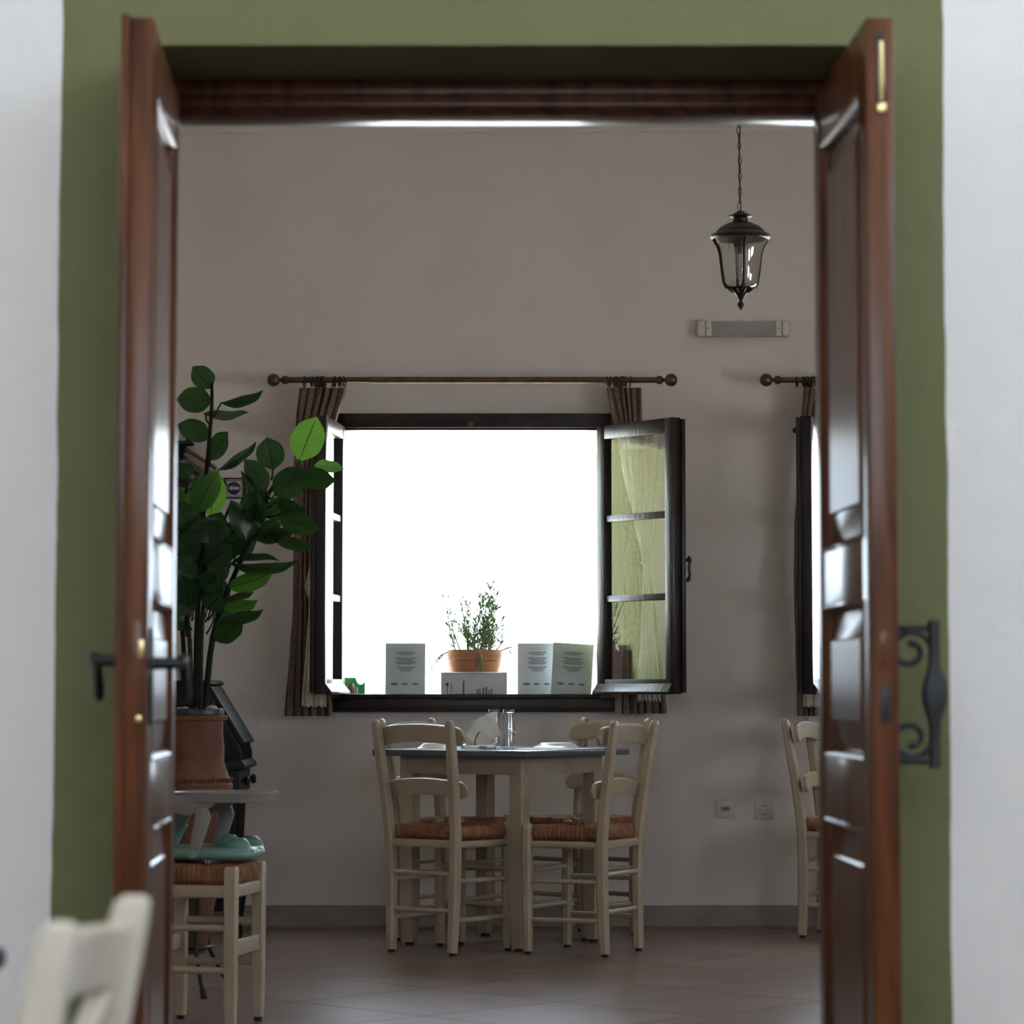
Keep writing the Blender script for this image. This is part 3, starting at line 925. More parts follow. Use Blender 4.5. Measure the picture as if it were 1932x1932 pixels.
g = 'brown curtains at the two windows'
for dx, w1, vis in ((0, True, 1), (WIN_DX, False, 1)):
    where = 'left of the bright window' if w1 else 'beside the right door leaf'
    drape('curtain', f'brown pleated curtain drawn aside {where}', 'curtain', dx,
          [(729, 564), (790, 557), (900, 552), (1050, 552), (1150, 551), (1230, 545), (1350, 535)] if w1 else [(729, 588), (800, 582), (900, 575), (1000, 568), (1100, 566), (1350, 568)],
          [(729, 652), (800, 632), (870, 612), (1000, 606), (1100, 604), (1230, 612), (1350, 626)],
          732, 1351, 12.47, 6, .016, 'curtain', g)
    drape('curtain_lining', f'narrow pale lining hanging inside the brown curtain {where}', 'curtain lining', dx,
          [(800, 604), (1000, 597), (1060, 585), (1110, 574), (1135, 583), (1200, 578), (1330, 568)] if w1 else [(800, 588), (1000, 588), (1060, 586), (1110, 578), (1135, 590), (1200, 584), (1330, 574)],
          [(800, 622), (1000, 616), (1060, 611), (1110, 610), (1135, 610), (1200, 612), (1330, 616)],
          800, 1333, 12.40, 2.5, .008, 'curtain_lining', 'pale linings of the brown curtains', ruffle=.004)
    where = 'behind the open right sash' if w1 else 'at the far end of the second window'
    drape('curtain', f'brown pleated curtain drawn aside {where}', 'curtain', dx,
          [(727, 1143), (800, 1157), (900, 1170), (1050, 1176), (1200, 1176), (1346, 1171)],
          [(727, 1208), (800, 1209), (900, 1215), (1050, 1222), (1200, 1240), (1346, 1256)],
          732, 1346, 12.50, 6, .016, 'curtain', g)
    drape('sheer_curtain', f'white sheer curtain gathered with a tie {where}', 'sheer curtain', dx,
          [(780, 1160), (880, 1172), (980, 1194), (1065, 1213), (1150, 1210), (1330, 1200)],
          [(780, 1262), (880, 1250), (980, 1236), (1065, 1224), (1150, 1232), (1330, 1246)],
          806, 1322, 12.445, 5, .010, 'sheer', 'white sheers at the windows', t=.0015, ruffle=.006)
    tie = MB().tube([(PX(1211, 12.44) + dx, 12.442, PZ(1062, 12.44)), (PX(1218, 12.43) + dx, 12.418, PZ(1068, 12.43)), (PX(1226, 12.44) + dx, 12.442, PZ(1058, 12.44)), (PX(1218, 12.46) + dx, 12.466, PZ(1060, 12.46))], .004, 8, closed=True).build('curtain_tie', 'curtain_lining')
    tag(tie, f'small pale tie around the sheer curtain {where}', 'curtain tie')

# ------------------------------------------------------------------ taverna chairs
def chair_proto(name, label):
    root = thing(name, label, 'chair')
    yr, yf = -.150, .160
    for s in (-1, 1):
        MB().vbar([(s * .150, yr - .004, .012, .034, .034), (s * .152, yr, .10, .038, .038), (s * .157, yr + .004, .30, .040, .040), (s * .162, yr, .45, .040, .040), (s * .169, yr - .018, .60, .039, .038), (s * .177, yr - .043, .76, .038, .034),
                   (s * .1815, yr - .060, .862, .036, .030), (s * .182, yr - .062, .876, .030, .024), (s * .182, yr - .063, .882, .016, .012)], .2).build('back_post', 'cream', root, smooth=40)
        MB().vbar([(s * .168, yf, .012, .032, .032), (s * .170, yf, .12, .036, .036), (s * .172, yf, .46, .037, .037), (s * .172, yf, .486, .034, .034), (s * .172, yf, .494, .020, .020)], .22).build('front_leg', 'cream', root, smooth=40)
        for yy, xx in ((yr - .004, s * .150), (yf, s * .168)):
            MB().lathe([(.0, 0), (.012, 0), (.013, .013), (0, .013)], 12, c=(xx, yy, 0)).build('foot_pad', 'black', root)
    # two arched slats fixed to the front of the posts, their rounded ends standing past them
    for zc, hh, half, yb in ((.820, .072, .214, yr - .036), (.618, .066, .205, yr - .004)):
        def slat(u, v, zc=zc, hh=hh, half=half, yb=yb):
            x = (u * 2 - 1) * half
            e = abs(u * 2 - 1)
            top = .012 * (1 - e * e) ; bot = .018 * (1 - e * e)
            rd = 1.0
            if e > .82:
                q = (e - .82) / .18
                rd = math.sqrt(max(.0, 1 - q * q))
            z0, z1 = zc - hh / 2 + bot, zc + hh / 2 + top
            zm = (z0 + z1) / 2 - .004 * e
            zz = zm + (v - .5) * (z1 - z0) * max(rd, .12)
            lean = -.15 * (zz - zc)
            return (x, yb + .028 - .020 * (1 - e * e) + lean, zz)
        MB().sheet(slat, 28, 6, .017).build('slat', 'cream', root, bevel=.003, smooth=40)
    # seat rails under the rush
    MB().box(-.150, .150, yf - .012, yf + .012, .402, .432).build('seat_rail', 'cream', root, bevel=.004)
    MB().box(-.145, .145, yr - .010, yr + .014, .402, .432).build('seat_rail', 'cream', root, bevel=.004)
    for s in (-1, 1):
        MB().tube([(s * .158, yr + .01, .414), (s * .170, yf - .01, .414)], .014, 10).build('seat_rail', 'cream', root)
    # stretchers
    for zz in (.305, .165):
        MB().tube([(-.155, yr, zz), (.155, yr, zz)], .0095, 10).build('stretcher', 'cream', root)
        MB().tube([(-.168, yf, zz + .01), (.168, yf, zz + .01)], .0095, 10).build('stretcher', 'cream', root)
    for s in (-1, 1):
        for zz in (.277, .132):
            MB().tube([(s * .153, yr, zz), (s * .169, yf, zz)], .0095, 10).build('stretcher', 'cream', root)
    rush_seat(root, .160, .176, yr + .004, yf + .014, .432, .484)
    return root


def rush_seat(root, wr, wf, yr, yf, z0, z1, name='rush_seat'):
    """woven seat: strands run over the rails towards the middle"""
    per = []
    n = 34
    cs = [(-wr, yr), (wr, yr), (wf, yf), (-wf, yf)]
    for k in range(4):
        a, b = cs[k], cs[(k + 1) % 4]
        for i in range(n):
            t = i / n
            per.append((a[0] + (b[0] - a[0]) * t, a[1] + (b[1] - a[1]) * t))
    cx, cyy = 0, (yr + yf) / 2
    zm = (z0 + z1) / 2
    h = (z1 - z0) / 2
    prof = [(.04, z1 - .012), (.3, z1 - .010), (.6, z1 - .005), (.84, z1), (.94, z1 - .004), (.985, z1 - .014), (1.0, zm), (.985, z0 + .012), (.93, z0 + .003), (.8, z0), (.3, z0 + .01), (.04, z0 + .01)]
    vs, fs = [], []
    N = len(per)
    rnd = random.Random(3)
    ridge = [(.0028 if i % 2 else -.0010) + rnd.uniform(-.0012, .0012) for i in range(N)]
    for k, (sc, z) in enumerate(prof):
        for i, (x, y) in enumerate(per):
            rg = ridge[i] * (1 if .2 < sc else 0)
            d = Vector((x - cx, y - cyy)); L = d.length
            q = sc + (rg / L if .9 < sc else 0)
            zz = z + (rg if sc < .97 and z > zm else (-rg if sc < .97 else 0))
            vs.append((cx + (x - cx) * q, cyy + (y - cyy) * q, zz))
    for k in range(len(prof) - 1):
        for i in range(N):
            j = (i + 1) % N
            fs.append((k * N + i, k * N + j, (k + 1) * N + j, (k + 1) * N + i))
    fs.append(tuple(range(N))[::-1]); fs.append(tuple(range((len(prof) - 1) * N, len(prof) * N)))
    return MB().add(vs, fs).build(name, 'rush', root, smooth=25)


def place_chair(o, back_mid, face):
    f = Vector(face).normalized()
    o.rotation_euler = (0, 0, math.atan2(-f.x, f.y))
    o.location = (back_mid[0] + f.x * .154, back_mid[1] + f.y * .154, 0)


gch = 'cream taverna chairs with rush seats'
proto = chair_proto('taverna_chair', 'cream wooden chair with rush seat, front left of the dining table')
proto['group'] = gch
place_chair(proto, (-.342, 11.335), (.617, .787))
spots = [((.416, 11.335), (-.888, .458), 'cream wooden chair with rush seat, front right of the dining table'),
         ((-.378, 12.06), (.85, -.53), 'cream wooden chair with rush seat behind the table on its left side'),
         ((.392, 12.29), (-.70, -.71), 'cream wooden chair with rush seat behind the table on its right side'),
         ((1.222, 12.21), (.93, -.34), 'cream wooden chair with rush seat partly hidden by the right door leaf')]
for bm_, fc, lb in spots:
    c = copy_tree(proto); c['label'] = lb
    place_chair(c, bm_, fc)

# ------------------------------------------------------------------ dining table
TZ = .765
tb = thing('dining_table', 'small square cream table with dark slate painted top set for a meal', 'table', (-.04, 11.81, 0), math.atan2(-.98, .187) + PI / 4)
hs = .735 / 2
MB().box(-hs, hs, -hs, hs, TZ - .026, TZ).build('table_top', 'table_top', tb, bevel=.006, seg=3)
lc = .26
for sx in (-1, 1):
    for sy in (-1, 1):
        MB().vbar([(sx * (lc), sy * (lc), .012, .042, .042), (sx * lc, sy * lc, .06, .054, .054), (sx * lc, sy * lc, .14, .058, .058), (sx * lc, sy * lc, TZ - .026, .058, .058)], .05).build('leg', 'cream', tb, smooth=30)
        MB().lathe([(0, 0), (.017, 0), (.018, .013), (0, .013)], 12, c=(sx * lc, sy * lc, 0)).build('foot_pad', 'black', tb)
for sg in (-1, 1):
    MB().box(-lc, lc, sg * (lc + .022) - .010, sg * (lc + .022) + .010, TZ - .094, TZ - .026).build('apron', 'cream', tb, bevel=.002)
    MB().box(sg * (lc + .022) - .010, sg * (lc + .022) + .010, -lc, lc, TZ - .094, TZ - .026).build('apron', 'cream', tb, bevel=.002)

rz = tb.rotation_euler.z


def on_table(px, Y):
    return (PX(px, Y), Y, TZ)


def mat_sheet(label, u, v, rot):
    o = MB().box(-.20, .20, -.14, .14, 0, .0012).build('placemat', 'mat_paper', None, smooth=0)
    c_, s_ = math.cos(rz), math.sin(rz)
    o.location = (-.04 + u * c_ - v * s_, 11.81 + u * s_ + v * c_, TZ + .0005)
    o.rotation_euler = (0, 0, rz + rot)
    return tag(o, label, 'placemat', 'paper placemats on the table')


mat_sheet('paper placemat at the near left edge of the table under the cutlery pouch', -.05, -.215, 0)
mat_sheet('paper placemat at the near right edge of the table', .215, .05, PI / 2)
mat_sheet('paper placemat at the far left edge of the table', -.215, .08, PI / 2)

# stacks of upturned glasses
def glass_proto():
    m = MB()
    # upturned tumbler: closed foot at the top, open rim below
    m.lathe([(.0275, 0), (.0275, .001), (.0225, .084), (.0205, .090), (0, .090)], 28)
    m.lathe([(.0265, .0005), (.0215, .078), (0, .080)], 28)
    return m.mesh('tumbler', 'clear', smooth=50)


gm = glass_proto()
base_me = MB().lathe([(0, .078), (.0205, .078), (.0222, .083), (.0205, .0895), (0, .0895)], 24).mesh('glass_foot', 'clear', smooth=50)
rim_me = MB().tube([(.027 * math.cos(2 * PI * k / 28), .027 * math.sin(2 * PI * k / 28), .0016) for k in range(28)], .0014, 6, closed=True).mesh('rim', 'porcelain')
for (px, Y, lb) in ((960, 11.74, 'front'), (932, 11.86, 'back')):
    for k in range(2):
        t = thing('drinking_glass', f'{"lower" if k == 0 else "upper"} upturned clear tumbler of the {lb} stack of glasses on the table', 'glass', (PX(px, Y), Y, TZ + .001 + k * .064), group='stacked upturned tumblers on the table')
        link('tumbler', gm, t); link('glass_foot', base_me, t); link('rim', rim_me, t)

# napkin holder with a fan of napkins
nh = thing('napkin_holder', 'black wire napkin holder standing on the dining table', 'napkin holder', (PX(912, 11.72), 11.72, TZ + .001))
MB().cbox((0.012, 0, .004), (.075, .045, .006)).build('base', 'black', nh, bevel=.002)
for yy in (-.02, .02):
    MB().tube([(-.030, yy, .004), (-.034, yy, .03), (-.020, yy, .062), (.012, yy, .074), (.036, yy, .05), (.040, yy, .004)], .0018, 6).build('wire_loop', 'black', nh)
MB().cbox((.008, 0, .02), (.02, .03, .03)).build('salt_well', 'black', nh, bevel=.004)
for k in range(9):
    sq = .098
    ang = math.radians(52 - k * 3.6)
    def nap(u, v, k=k, ang=ang):
        x, z = (u - .5) * sq * .80, v * sq
        y = .0045 * (k - 4) + .004 * math.sin(u * 6 + k)
        xr = x * math.cos(ang) - z * math.sin(ang)
        zr = x * math.sin(ang) + z * math.cos(ang)
        return (xr + .030 + .001 * k, y, zr + .022 + .002 * k)
    o = MB().sheet(nap, 8, 8, .0022).build('napkin', 'napkin', None, smooth=40)
    o.location = nh.location
    tag(o, ['front', 'second', 'third', 'fourth', 'middle', 'sixth', 'seventh', 'eighth', 'rearmost'][k] + ' folded white paper napkin of the fan in the black wire holder', 'napkin', 'napkins in the wire holder')

# cutlery pouch with fork
pw = thing('cutlery_pouch', 'white printed paper cutlery pouch lying on the table', 'cutlery pouch', (PX(903, 11.52), 11.52, TZ + .003), math.radians(6))
def pouch(u, v):
    return ((u - .5) * .115, (v - .5) * .05, .006 + .008 * math.sin(PI * v) * (.5 + .5 * u))
MB().sheet(pouch, 12, 8, .006).build('paper_sleeve', 'napkin', pw, smooth=50)
MB().sheet(lambda u, v: (.012 + (u - .5) * .03 + .006 * math.sin(v * 9), -.0255, .0045 + v * .008), 6, 6, .0006).build('print_mark', 'print', pw)
fk = thing('fork', 'steel fork sticking out of the paper pouch on the table', 'fork', (PX(922, 11.535), 11.535, TZ + .014), math.radians(8))
Mf = Matrix.Rotation(-math.radians(38), 4, 'Y')
m = MB(); m.box(-.05, .006, -.004, .004, -.0012, .0012, Mf); m.box(.004, .014, -.011, .011, -.0012, .0012, Mf)
m.build('handle', 'steel', fk, bevel=.0008)
for k in range(4):
    MB().box(.013, .045, -.0105 + k * .0062, -.0075 + k * .0062, -.001, .001, Mf).build('tine', 'steel', fk)

# plates turned upside down
def plate(label, px, Y, r):
    o = MB().lathe([(r, 0), (r, .002), (r * .80, .010), (r * .68, .018), (r * .64, .0205), (r * .60, .0205), (r * .58, .018), (0, .018)], 36).build('plate', 'porcelain', None, smooth=40)
    o.location = (PX(px, Y), Y, TZ + .0022)
    return tag(o, label, 'plate', 'upturned white plates on the table')


plate('upturned white plate at the right end of the table', 1050, 11.86, .098)
plate('upturned white plate at the left end of the table near the chair back', 822, 11.72, .075)
cs = MB().lathe([(0, 0), (.013, 0), (.015, .008), (.012, .016), (.005, .019), (0, .02)], 16).build('salt_dish', 'steel', None)
cs.location = (PX(876, 11.66), 11.66, TZ + .001)
tag(cs, 'tiny steel dish beside the napkin holder on the table', 'dish')

# ------------------------------------------------------------------ things on the window ledge
ZL = OZ0 - .011


def text_lines(parent, rows, y, cx, name='printed_text'):
    m = MB()
    rnd = random.Random(11)
    for (z, w, h) in rows:
        x = cx - w / 2
        while x < cx + w / 2:
            ww = min(rnd.uniform(.004, .010), cx + w / 2 - x)
            m.box(x, x + ww, y - .0006, y, z, z + h)
            x += ww + .0015
    o = m.build(name, 'print', parent, smooth=0)
    o['kind'] = 'stuff'
    return o


def menu_stand(label, x0, x1, Y, lean, tilt):
    h = PZ(1211, Y) - ZL
    w = PX(x1, Y) - PX(x0, Y)
    r = thing('menu_stand', label, 'menu stand', ((PX(x0, Y) + PX(x1, Y)) / 2, Y, ZL + .001), 0, 'acrylic menu stands on the window ledge')
    r.rotation_euler = (math.radians(-lean), math.radians(tilt), 0)
    MB().box(-w / 2, w / 2, -.009, -.006, 0, h).build('acrylic_front', 'acrylic', r, bevel=.0008)
    MB().box(-w / 2, w / 2, .002, .005, 0, h).build('acrylic_back', 'acrylic', r, bevel=.0008)
    MB().box(-w / 2, w / 2, -.009, .05, 0, .003).build('acrylic_foot', 'acrylic', r, bevel=.0008)
    MB().box(-w / 2 + .006, w / 2 - .002, -.0006, .0012, .003, h - .005).build('paper_sheet', 'paper', r)
    rows = []
    for (z, ww) in ((.172, .09), (.165, .06), (.150, .095), (.143, .07), (.136, .10), (.129, .085), (.115, .09), (.108, .07), (.101, .05)):
        rows.append((z * h / .215, ww * w / .18 * .9, .0042))
    text_lines(r, rows, -.0007, .004)
    lg = MB()
    for cx, ww in ((-.045, .034), (0, .03), (.045, .028)):
        lg.lathe([(0, 0), (ww * w / .18 / 2, 0), (ww * w / .18 / 2, .0005), (0, .0005)], 12, M4=Matrix.Translation((cx * w / .18, -.0008, .057)) @ Matrix.Rotation(PI / 2, 4, 'X') @ Matrix.Diagonal((1, .32, 1, 1)))
    o = lg.build('printed_logo', 'print', r); o['kind'] = 'stuff'
    MB().box(-w / 2 + .012, w / 2 - .04, -.0105, -.0092, .010, .011).build('card_pocket', 'paper', r)
    MB().box(-w / 2 + .012, -w / 2 + .0135, -.0105, -.0092, .010, .05).build('card_pocket', 'paper', r)
    return r


menu_stand('acrylic menu stand left of the potted herb on the window ledge', 724, 803, 12.72, 7, 0)
menu_stand('acrylic menu stand just right of the potted herb on the window ledge', 974, 1051, 12.77, 7, 0)
menu_stand('tilted acrylic menu stand leaning against the right end of the window ledge', 1036, 1116, 12.70, 8, 3.5)

bx = thing('cardboard_box', 'white printed box under the potted herb on the window ledge', 'box', (PX(894.5, 12.70), 12.72, ZL + .001))
bw_, bh = PX(957, 12.66) - PX(832, 12.66), PZ(1268, 12.66) - ZL - .002
MB().box(-bw_ / 2, bw_ / 2, -.06, .09, 0, bh).build('carton', 'paper', bx, bevel=.0015)
m = MB()
for (x, z, w, h) in ((-.115, .015, .003, .035), (-.098, .02, .003, .04), (-.048, .0, .007, .07), (0.012, .0, .006, .034), (.022, 0, .006, .036), (.036, 0, .007, .038), (.048, 0, .008, .045), (.062, 0, .005, .03), (.072, 0, .006, .036)):
    m.box(x, x + w, -.0606, -.06, z + .002, z + h)
o = m.build('printed_picture', 'print', bx, smooth=0); o['kind'] = 'stuff'
m = MB()
m.lathe([(0, 0), (.006, 0), (.006, .0006), (0, .0006)], 14, M4=Matrix.Translation((-.1135, -.06, .055)) @ Matrix.Rotation(PI / 2, 4, 'X'))
m.build('blue_dot', 'sign_blue', bx, smooth=0)
MB().box(-bw_ / 2 + .012, -bw_ / 2 + .025, -.055, -.05, bh, bh + .0005).build('lid_mark', 'print', bx, smooth=0)

hp = thing('potted_herb', 'wispy green herb in a ridged terracotta bowl on the white box', 'potted herb', (PX(895, 12.73), 12.735, ZL + .001 + bh + .001))
r0, r1 = .104, .127
hh = PZ(1226, 12.73) - hp.location.z
prof = [(0, 0), (r0, 0), (r0 + .010, hh * .42), (r0 + .008, hh * .46), (r0 + .018, hh * .56), (r0 + .012, hh * .62), (r0 + .021, hh * .72), (r0 + .015, hh * .80), (r1, hh * .92), (r1, hh), (r1 - .008, hh), (r1 - .012, hh * .85), (0, hh * .82)]
prof = [(min(a, .118), b) for a, b in prof]
MB().lathe(prof, 40).build('bowl', 'terracotta_light', hp, smooth=50)
MB().lathe([(0, hh * .9), (.06, hh * .92), (.100, hh * .86), (.1, hh * .7), (0, hh * .7)], 24).build('soil', 'soil', hp)
rnd = random.Random(5)
fol = MB()


def herb_leaf(b, d, L, w):
    d = Vector(d).normalized()
    s = d.cross(Vector((rnd.uniform(-.4, .4), 1, rnd.uniform(-.4, .4)))).normalized()
    b = Vector(b)
    bend = Vector((0, 0, -1)) * L * rnd.uniform(-.1, .35)
    p = [b, b + d * L * .5 + s * w + bend * .25, b + d * L + bend, b + d * L * .5 - s * w + bend * .25, b + d * L * .5 + Vector((0, w * .5, 0)) + bend * .25]
    fol.add(p, [(0, 1, 4), (0, 4, 3), (1, 2, 4), (4, 2, 3)])


heads = [(905, 1125, .9), (918, 1118, 1), (925, 1130, 1), (935, 1122, 1), (940, 1140, .9), (912, 1150, 1), (900, 1160, 1), (926, 1096, .5), (868, 1128, .5), (884, 1135, .5), (846, 1150, .5), (853, 1160, .6), (880, 1165, .8), (951, 1165, .7), (945, 1190, .8), (948, 1200, .8), (872, 1180, .8), (860, 1175, .6), (842, 1130, .4), (922, 1165, 1), (910, 1185, 1), (932, 1175, 1), (897, 1185, .9), (886, 1195, .8), (920, 1200, 1), (930, 1205, .9), (852, 1195, .5), (955, 1200, .5), (908, 1140, 1), (931, 1150, 1)]
for (hx, hy, dens) in heads:
    tip = P(hx, hy, 12.735 + rnd.uniform(-.05, .05)) - hp.location
    base = Vector((rnd.uniform(-.05, .05) + tip.x * .35, rnd.uniform(-.05, .05), hh * .88))
    mid = (base + tip) / 2 + Vector((rnd.uniform(-.012, .012), rnd.uniform(-.012, .012), 0))
    fol.tube([base, mid, tip], [.0034, .0027, .0016], 5)
    nl = int((tip - base).length / .0062 * dens)
    for k in range(nl):
        t = rnd.uniform(.15, 1)
        p = base.lerp(mid, t * 2) if t < .5 else mid.lerp(tip, t * 2 - 1)
        a = rnd.uniform(0, 2 * PI)
        herb_leaf(p, (math.cos(a) * .6, math.sin(a) * .5, rnd.uniform(.3, 1.2)), rnd.uniform(.022, .046), rnd.uniform(.0022, .0040))
# trailing strands over the rim
for (pts) in ([(905, 1226), (898, 1222), (903, 1235), (905, 1262)], [(905, 1226), (907, 1240), (899, 1252), (894, 1266)], [(905, 1226), (909, 1245), (906, 1264)], [(850, 1228), (838, 1233), (822, 1250), (808, 1270)], [(846, 1230), (832, 1236), (822, 1246)], [(945, 1228), (958, 1222), (963, 1230), (966, 1238)], [(945, 1228), (955, 1224), (963, 1221)]):
    q = [P(a, b, 12.735 - .125 + (0 if 880 < a < 920 else .1)) - hp.location for a, b in pts]
    if 880 < pts[0][0] < 920: q[0].y += .03
    fol.tube(q, [.003, .003, .0022, .0008][:len(q)], 5)
    for k in range(6):
        t = q[1].lerp(q[-1], k / 6)
        herb_leaf(t, (q[-1] - q[1]) + Vector((rnd.uniform(-.01, .01), 0, 0)), .022, .0016)
o = fol.build('foliage', 'herb', hp, smooth=0); o['kind'] = 'stuff'

gc = thing('card_holder', 'bright green card holder at the left end of the window ledge', 'card holder', (PX(669, 12.72), 12.72, ZL + .001))
hw = (PX(689, 12.72) - PX(650, 12.72)) / 2
h = PZ(1279, 12.72) - ZL
poly = [(-hw, 0), (hw, 0), (hw, h * .92)] + [(hw - .018 + .018 * math.cos(a), h * .92 - .022 * math.sin(a)) for a in [PI * k / 10 for k in range(1, 10)]] + [(hw - .04, h), (-hw, h)]
MB().prism(poly, 'y', -.002, .002).build('back_panel', 'green_card', gc, bevel=.0006)
MB().box(-hw, hw, -.03, .0, 0, .012).build('tray', 'green_card', gc, bevel=.001)
wb = MB().lathe([(0, 0), (.016, 0), (.0165, .05), (.013, .058), (0, .058)], 14).build('cork_stub', 'brown_pale', None)
wb.location = (PX(661, 12.67), 12.668, ZL + .001)
tag(wb, 'stubby brown cork standing before the green card holder', 'cork')
pc = MB().box(-.008, .008, -.006, .006, 0, .042).build('paper_packet', 'paper', None, bevel=.001)
pc.location = (PX(671, 12.67), 12.672, ZL + .001)
tag(pc, 'small white paper packet beside the cork on the window ledge', 'packet')
# ------------------------------------------------------------------ tall rubber plant in its flared pot
YP = 9.90
pot_x = PX(362, YP)
zpb = PZ(1497, YP)                 # underside of the pot
zpt = PZ(1342, YP)                 # rim
plant = thing('rubber_plant', 'tall dark green broad-leaved plant in a flared terracotta pot beside the left door leaf', 'potted plant', (pot_x, YP, zpb))
hp_ = zpt - zpb
rb = PX(443, YP) - pot_x
rt = PX(421, YP) - pot_x
prof = [(0, 0), (rb, 0), (rb, .010), (rb - .006, .014), (rb - .004, .030), (rb - .010, .036), (rb - .012, .052), (rb - .018, .056), (rb - .024, .075), (rb - .034, .105), (rt + .006, .15), (rt, .20), (rt + .001, hp_ - .030), (rt + .014, hp_ - .028), (rt + .016, hp_ - .016), (rt + .013, hp_ - .014), (rt + .004, hp_ - .012), (0, hp_ - .012)]
pot = MB().lathe(prof, 48).build('pot', 'terracotta', plant, smooth=40)
lf = MB().tube([(0, 0, -.008), (0, 0, 0), (.0, 0, .010)], [.0015, .004, .001], 6).mesh('frieze_leaf', 'terracotta')
for k in range(56):
    a = 2 * PI * k / 56
    link('frieze_leaf', lf, pot, ((rb - .007) * math.cos(a), (rb - .007) * math.sin(a), .044), (.55, 0, a + PI / 2))
MB().lathe([(rt - .003, hp_ - .014), (rt + .004, hp_ - .010), (rt + .004, hp_ + .006), (rt - .004, hp_ + .010), (rt - .012, hp_ + .006), (rt - .014, hp_ - .014)], 40).build('inner_pot', 'black_plastic', plant, smooth=50)
MB().lathe([(0, hp_ + .004), (rt - .012, hp_ - .002), (rt - .012, hp_ - .013), (0, hp_ - .013)], 24).build('soil', 'soil', plant)
rnd = random.Random(21)
for (px, w) in ((402, .028), (376, .016), (352, .018), (388, .014), (340, .014)):
    x = PX(px, YP) - pot_x
    st = MB()
    st.lathe([(0, -.7), (.6, -.55), (1, 0), (.75, .5), (.3, .78), (0, .85)], 12, M4=Matrix.Translation((x, rnd.uniform(-.05, .02), hp_ + .008)) @ Matrix.Rotation(rnd.uniform(0, 3), 4, 'Z') @ Matrix.Diagonal((w, w * .7, w * .55, 1)))
    st.build('pebble', 'stone', plant)
MB().lathe([(0, -.016), (rb + .012, -.016), (rb + .016, -.008), (rb + .013, -.001), (0, -.001)], 40).build('saucer', 'black_plastic', plant, smooth=50)

O_ = plant.location
def LP(px, py, dy=0.0):
    return P(px, py, YP + dy) - O_


def stem(pts, r0, r1):
    q = [LP(*p) for p in pts]
    out = []
    n = 20
    for i in range(n + 1):                          # Catmull-Rom through the points
        t = i / n * (len(q) - 1)
        k = min(int(t), len(q) - 2); f = t - k
        p0, p1, p2, p3 = q[max(k - 1, 0)], q[k], q[k + 1], q[min(k + 2, len(q) - 1)]
        out.append(.5 * ((2 * p1) + (p2 - p0) * f + (2 * p0 - 5 * p1 + 4 * p2 - p3) * f * f + (3 * p1 - p0 - 3 * p2 + p3) * f ** 3))
    MB().tube(out, [r0 + (r1 - r0) * i / n for i in range(n + 1)], 8).build('stem', 'stem', plant)


stem([(370, 1350, .02), (372, 1180, .02), (384, 960, .01), (398, 790, 0), (400, 722, 0)], .011, .005)
stem([(386, 1350, -.02), (402, 1200, -.02), (440, 1090, 0), (480, 1005, 0), (508, 930, 0), (540, 890, 0)], .011, .005)
stem([(355, 1350, 0), (345, 1200, .03), (340, 1050, .04), (346, 920, .03)], .009, .005)
stem([(378, 1350, -.05), (380, 1200, -.06), (392, 1080, -.05), (420, 990, -.04), (436, 950, -.03)], .009, .004)
stem([(362, 1350, -.04), (358, 1220, -.06), (352, 1120, -.06), (362, 1010, -.05)], .009, .005)
stem([(510, 925, 0), (545, 915, .0), (575, 888, 0)], .005, .003)


def leaf(base, tip, app_w, mat='leaf', curl=.1, flip=1, fold=.15, true_w=.084, petiole=None, roll=None):
    """base, tip: (px, py, dy); app_w: how wide the blade shows in pixels; the blade is rolled about its rib to show that much"""
    b, t = LP(*base), LP(*tip)
    ax = t - b
    L = ax.length
    d = ax.normalized()
    view = Vector((0, -1, 0))
    n0 = (view - d * view.dot(d)).normalized()
    wpx = true_w * FPX / YP
    c = min(1.0, app_w / wpx)
    if app_w > wpx: true_w *= app_w / wpx
    ang = roll if roll is not None else math.acos(c) * flip
    n = Matrix.Rotation(ang, 3, d) @ n0
    s = d.cross(n).normalized()
    prof = [.04, .50, .80, .95, 1.0, 1.0, .97, .89, .70, .36, .0]
    nu, nv = 6, 10
    vs, fs, uv = [], [], []
    for j in range(nv + 1):
        v = j / nv
        w = true_w / 2 * prof[j]
        c0 = b + ax * v + n * (curl * L * (v * (1 - v) * 1.6)) + Vector((0, 0, -1)) * (abs(curl) * .12 * L * v * v)
        for i in range(nu + 1):
            u = i / nu * 2 - 1
            rip = .03 * true_w * math.sin(v * 9 + i) * abs(u)
            vs.append(c0 + s * (w * u) + n * (fold * w * (abs(u) - .3 * u * u) + rip))
            uv.append(((u + 1) / 2, v))
    for j in range(nv):
        for i in range(nu):
            a = j * (nu + 1) + i
            fs.append((a, a + 1, a + nu + 2, a + nu + 1))
    me = bpy.data.meshes.new('leaf')
    me.from_pydata([tuple(p) for p in vs], [], fs)
    me.uv_layers.new(name='UVMap')
    ul = me.uv_layers[0].data
    for po in me.polygons:
        for li in po.loop_indices:
            ul[li].uv = uv[me.loops[li].vertex_index]
    me.shade_smooth()
    me.materials.append(M[mat])
    o = bpy.data.objects.new('leaf', me); COL.objects.link(o); o.parent = plant
    if petiole is not None:
        q = LP(*petiole)
        pb = MB().tube([q, (q + b) / 2 + Vector((0, 0, -.006)), b + ax * .04], [.004, .0032, .0026], 6).build('petiole', 'stem', o)
    return o


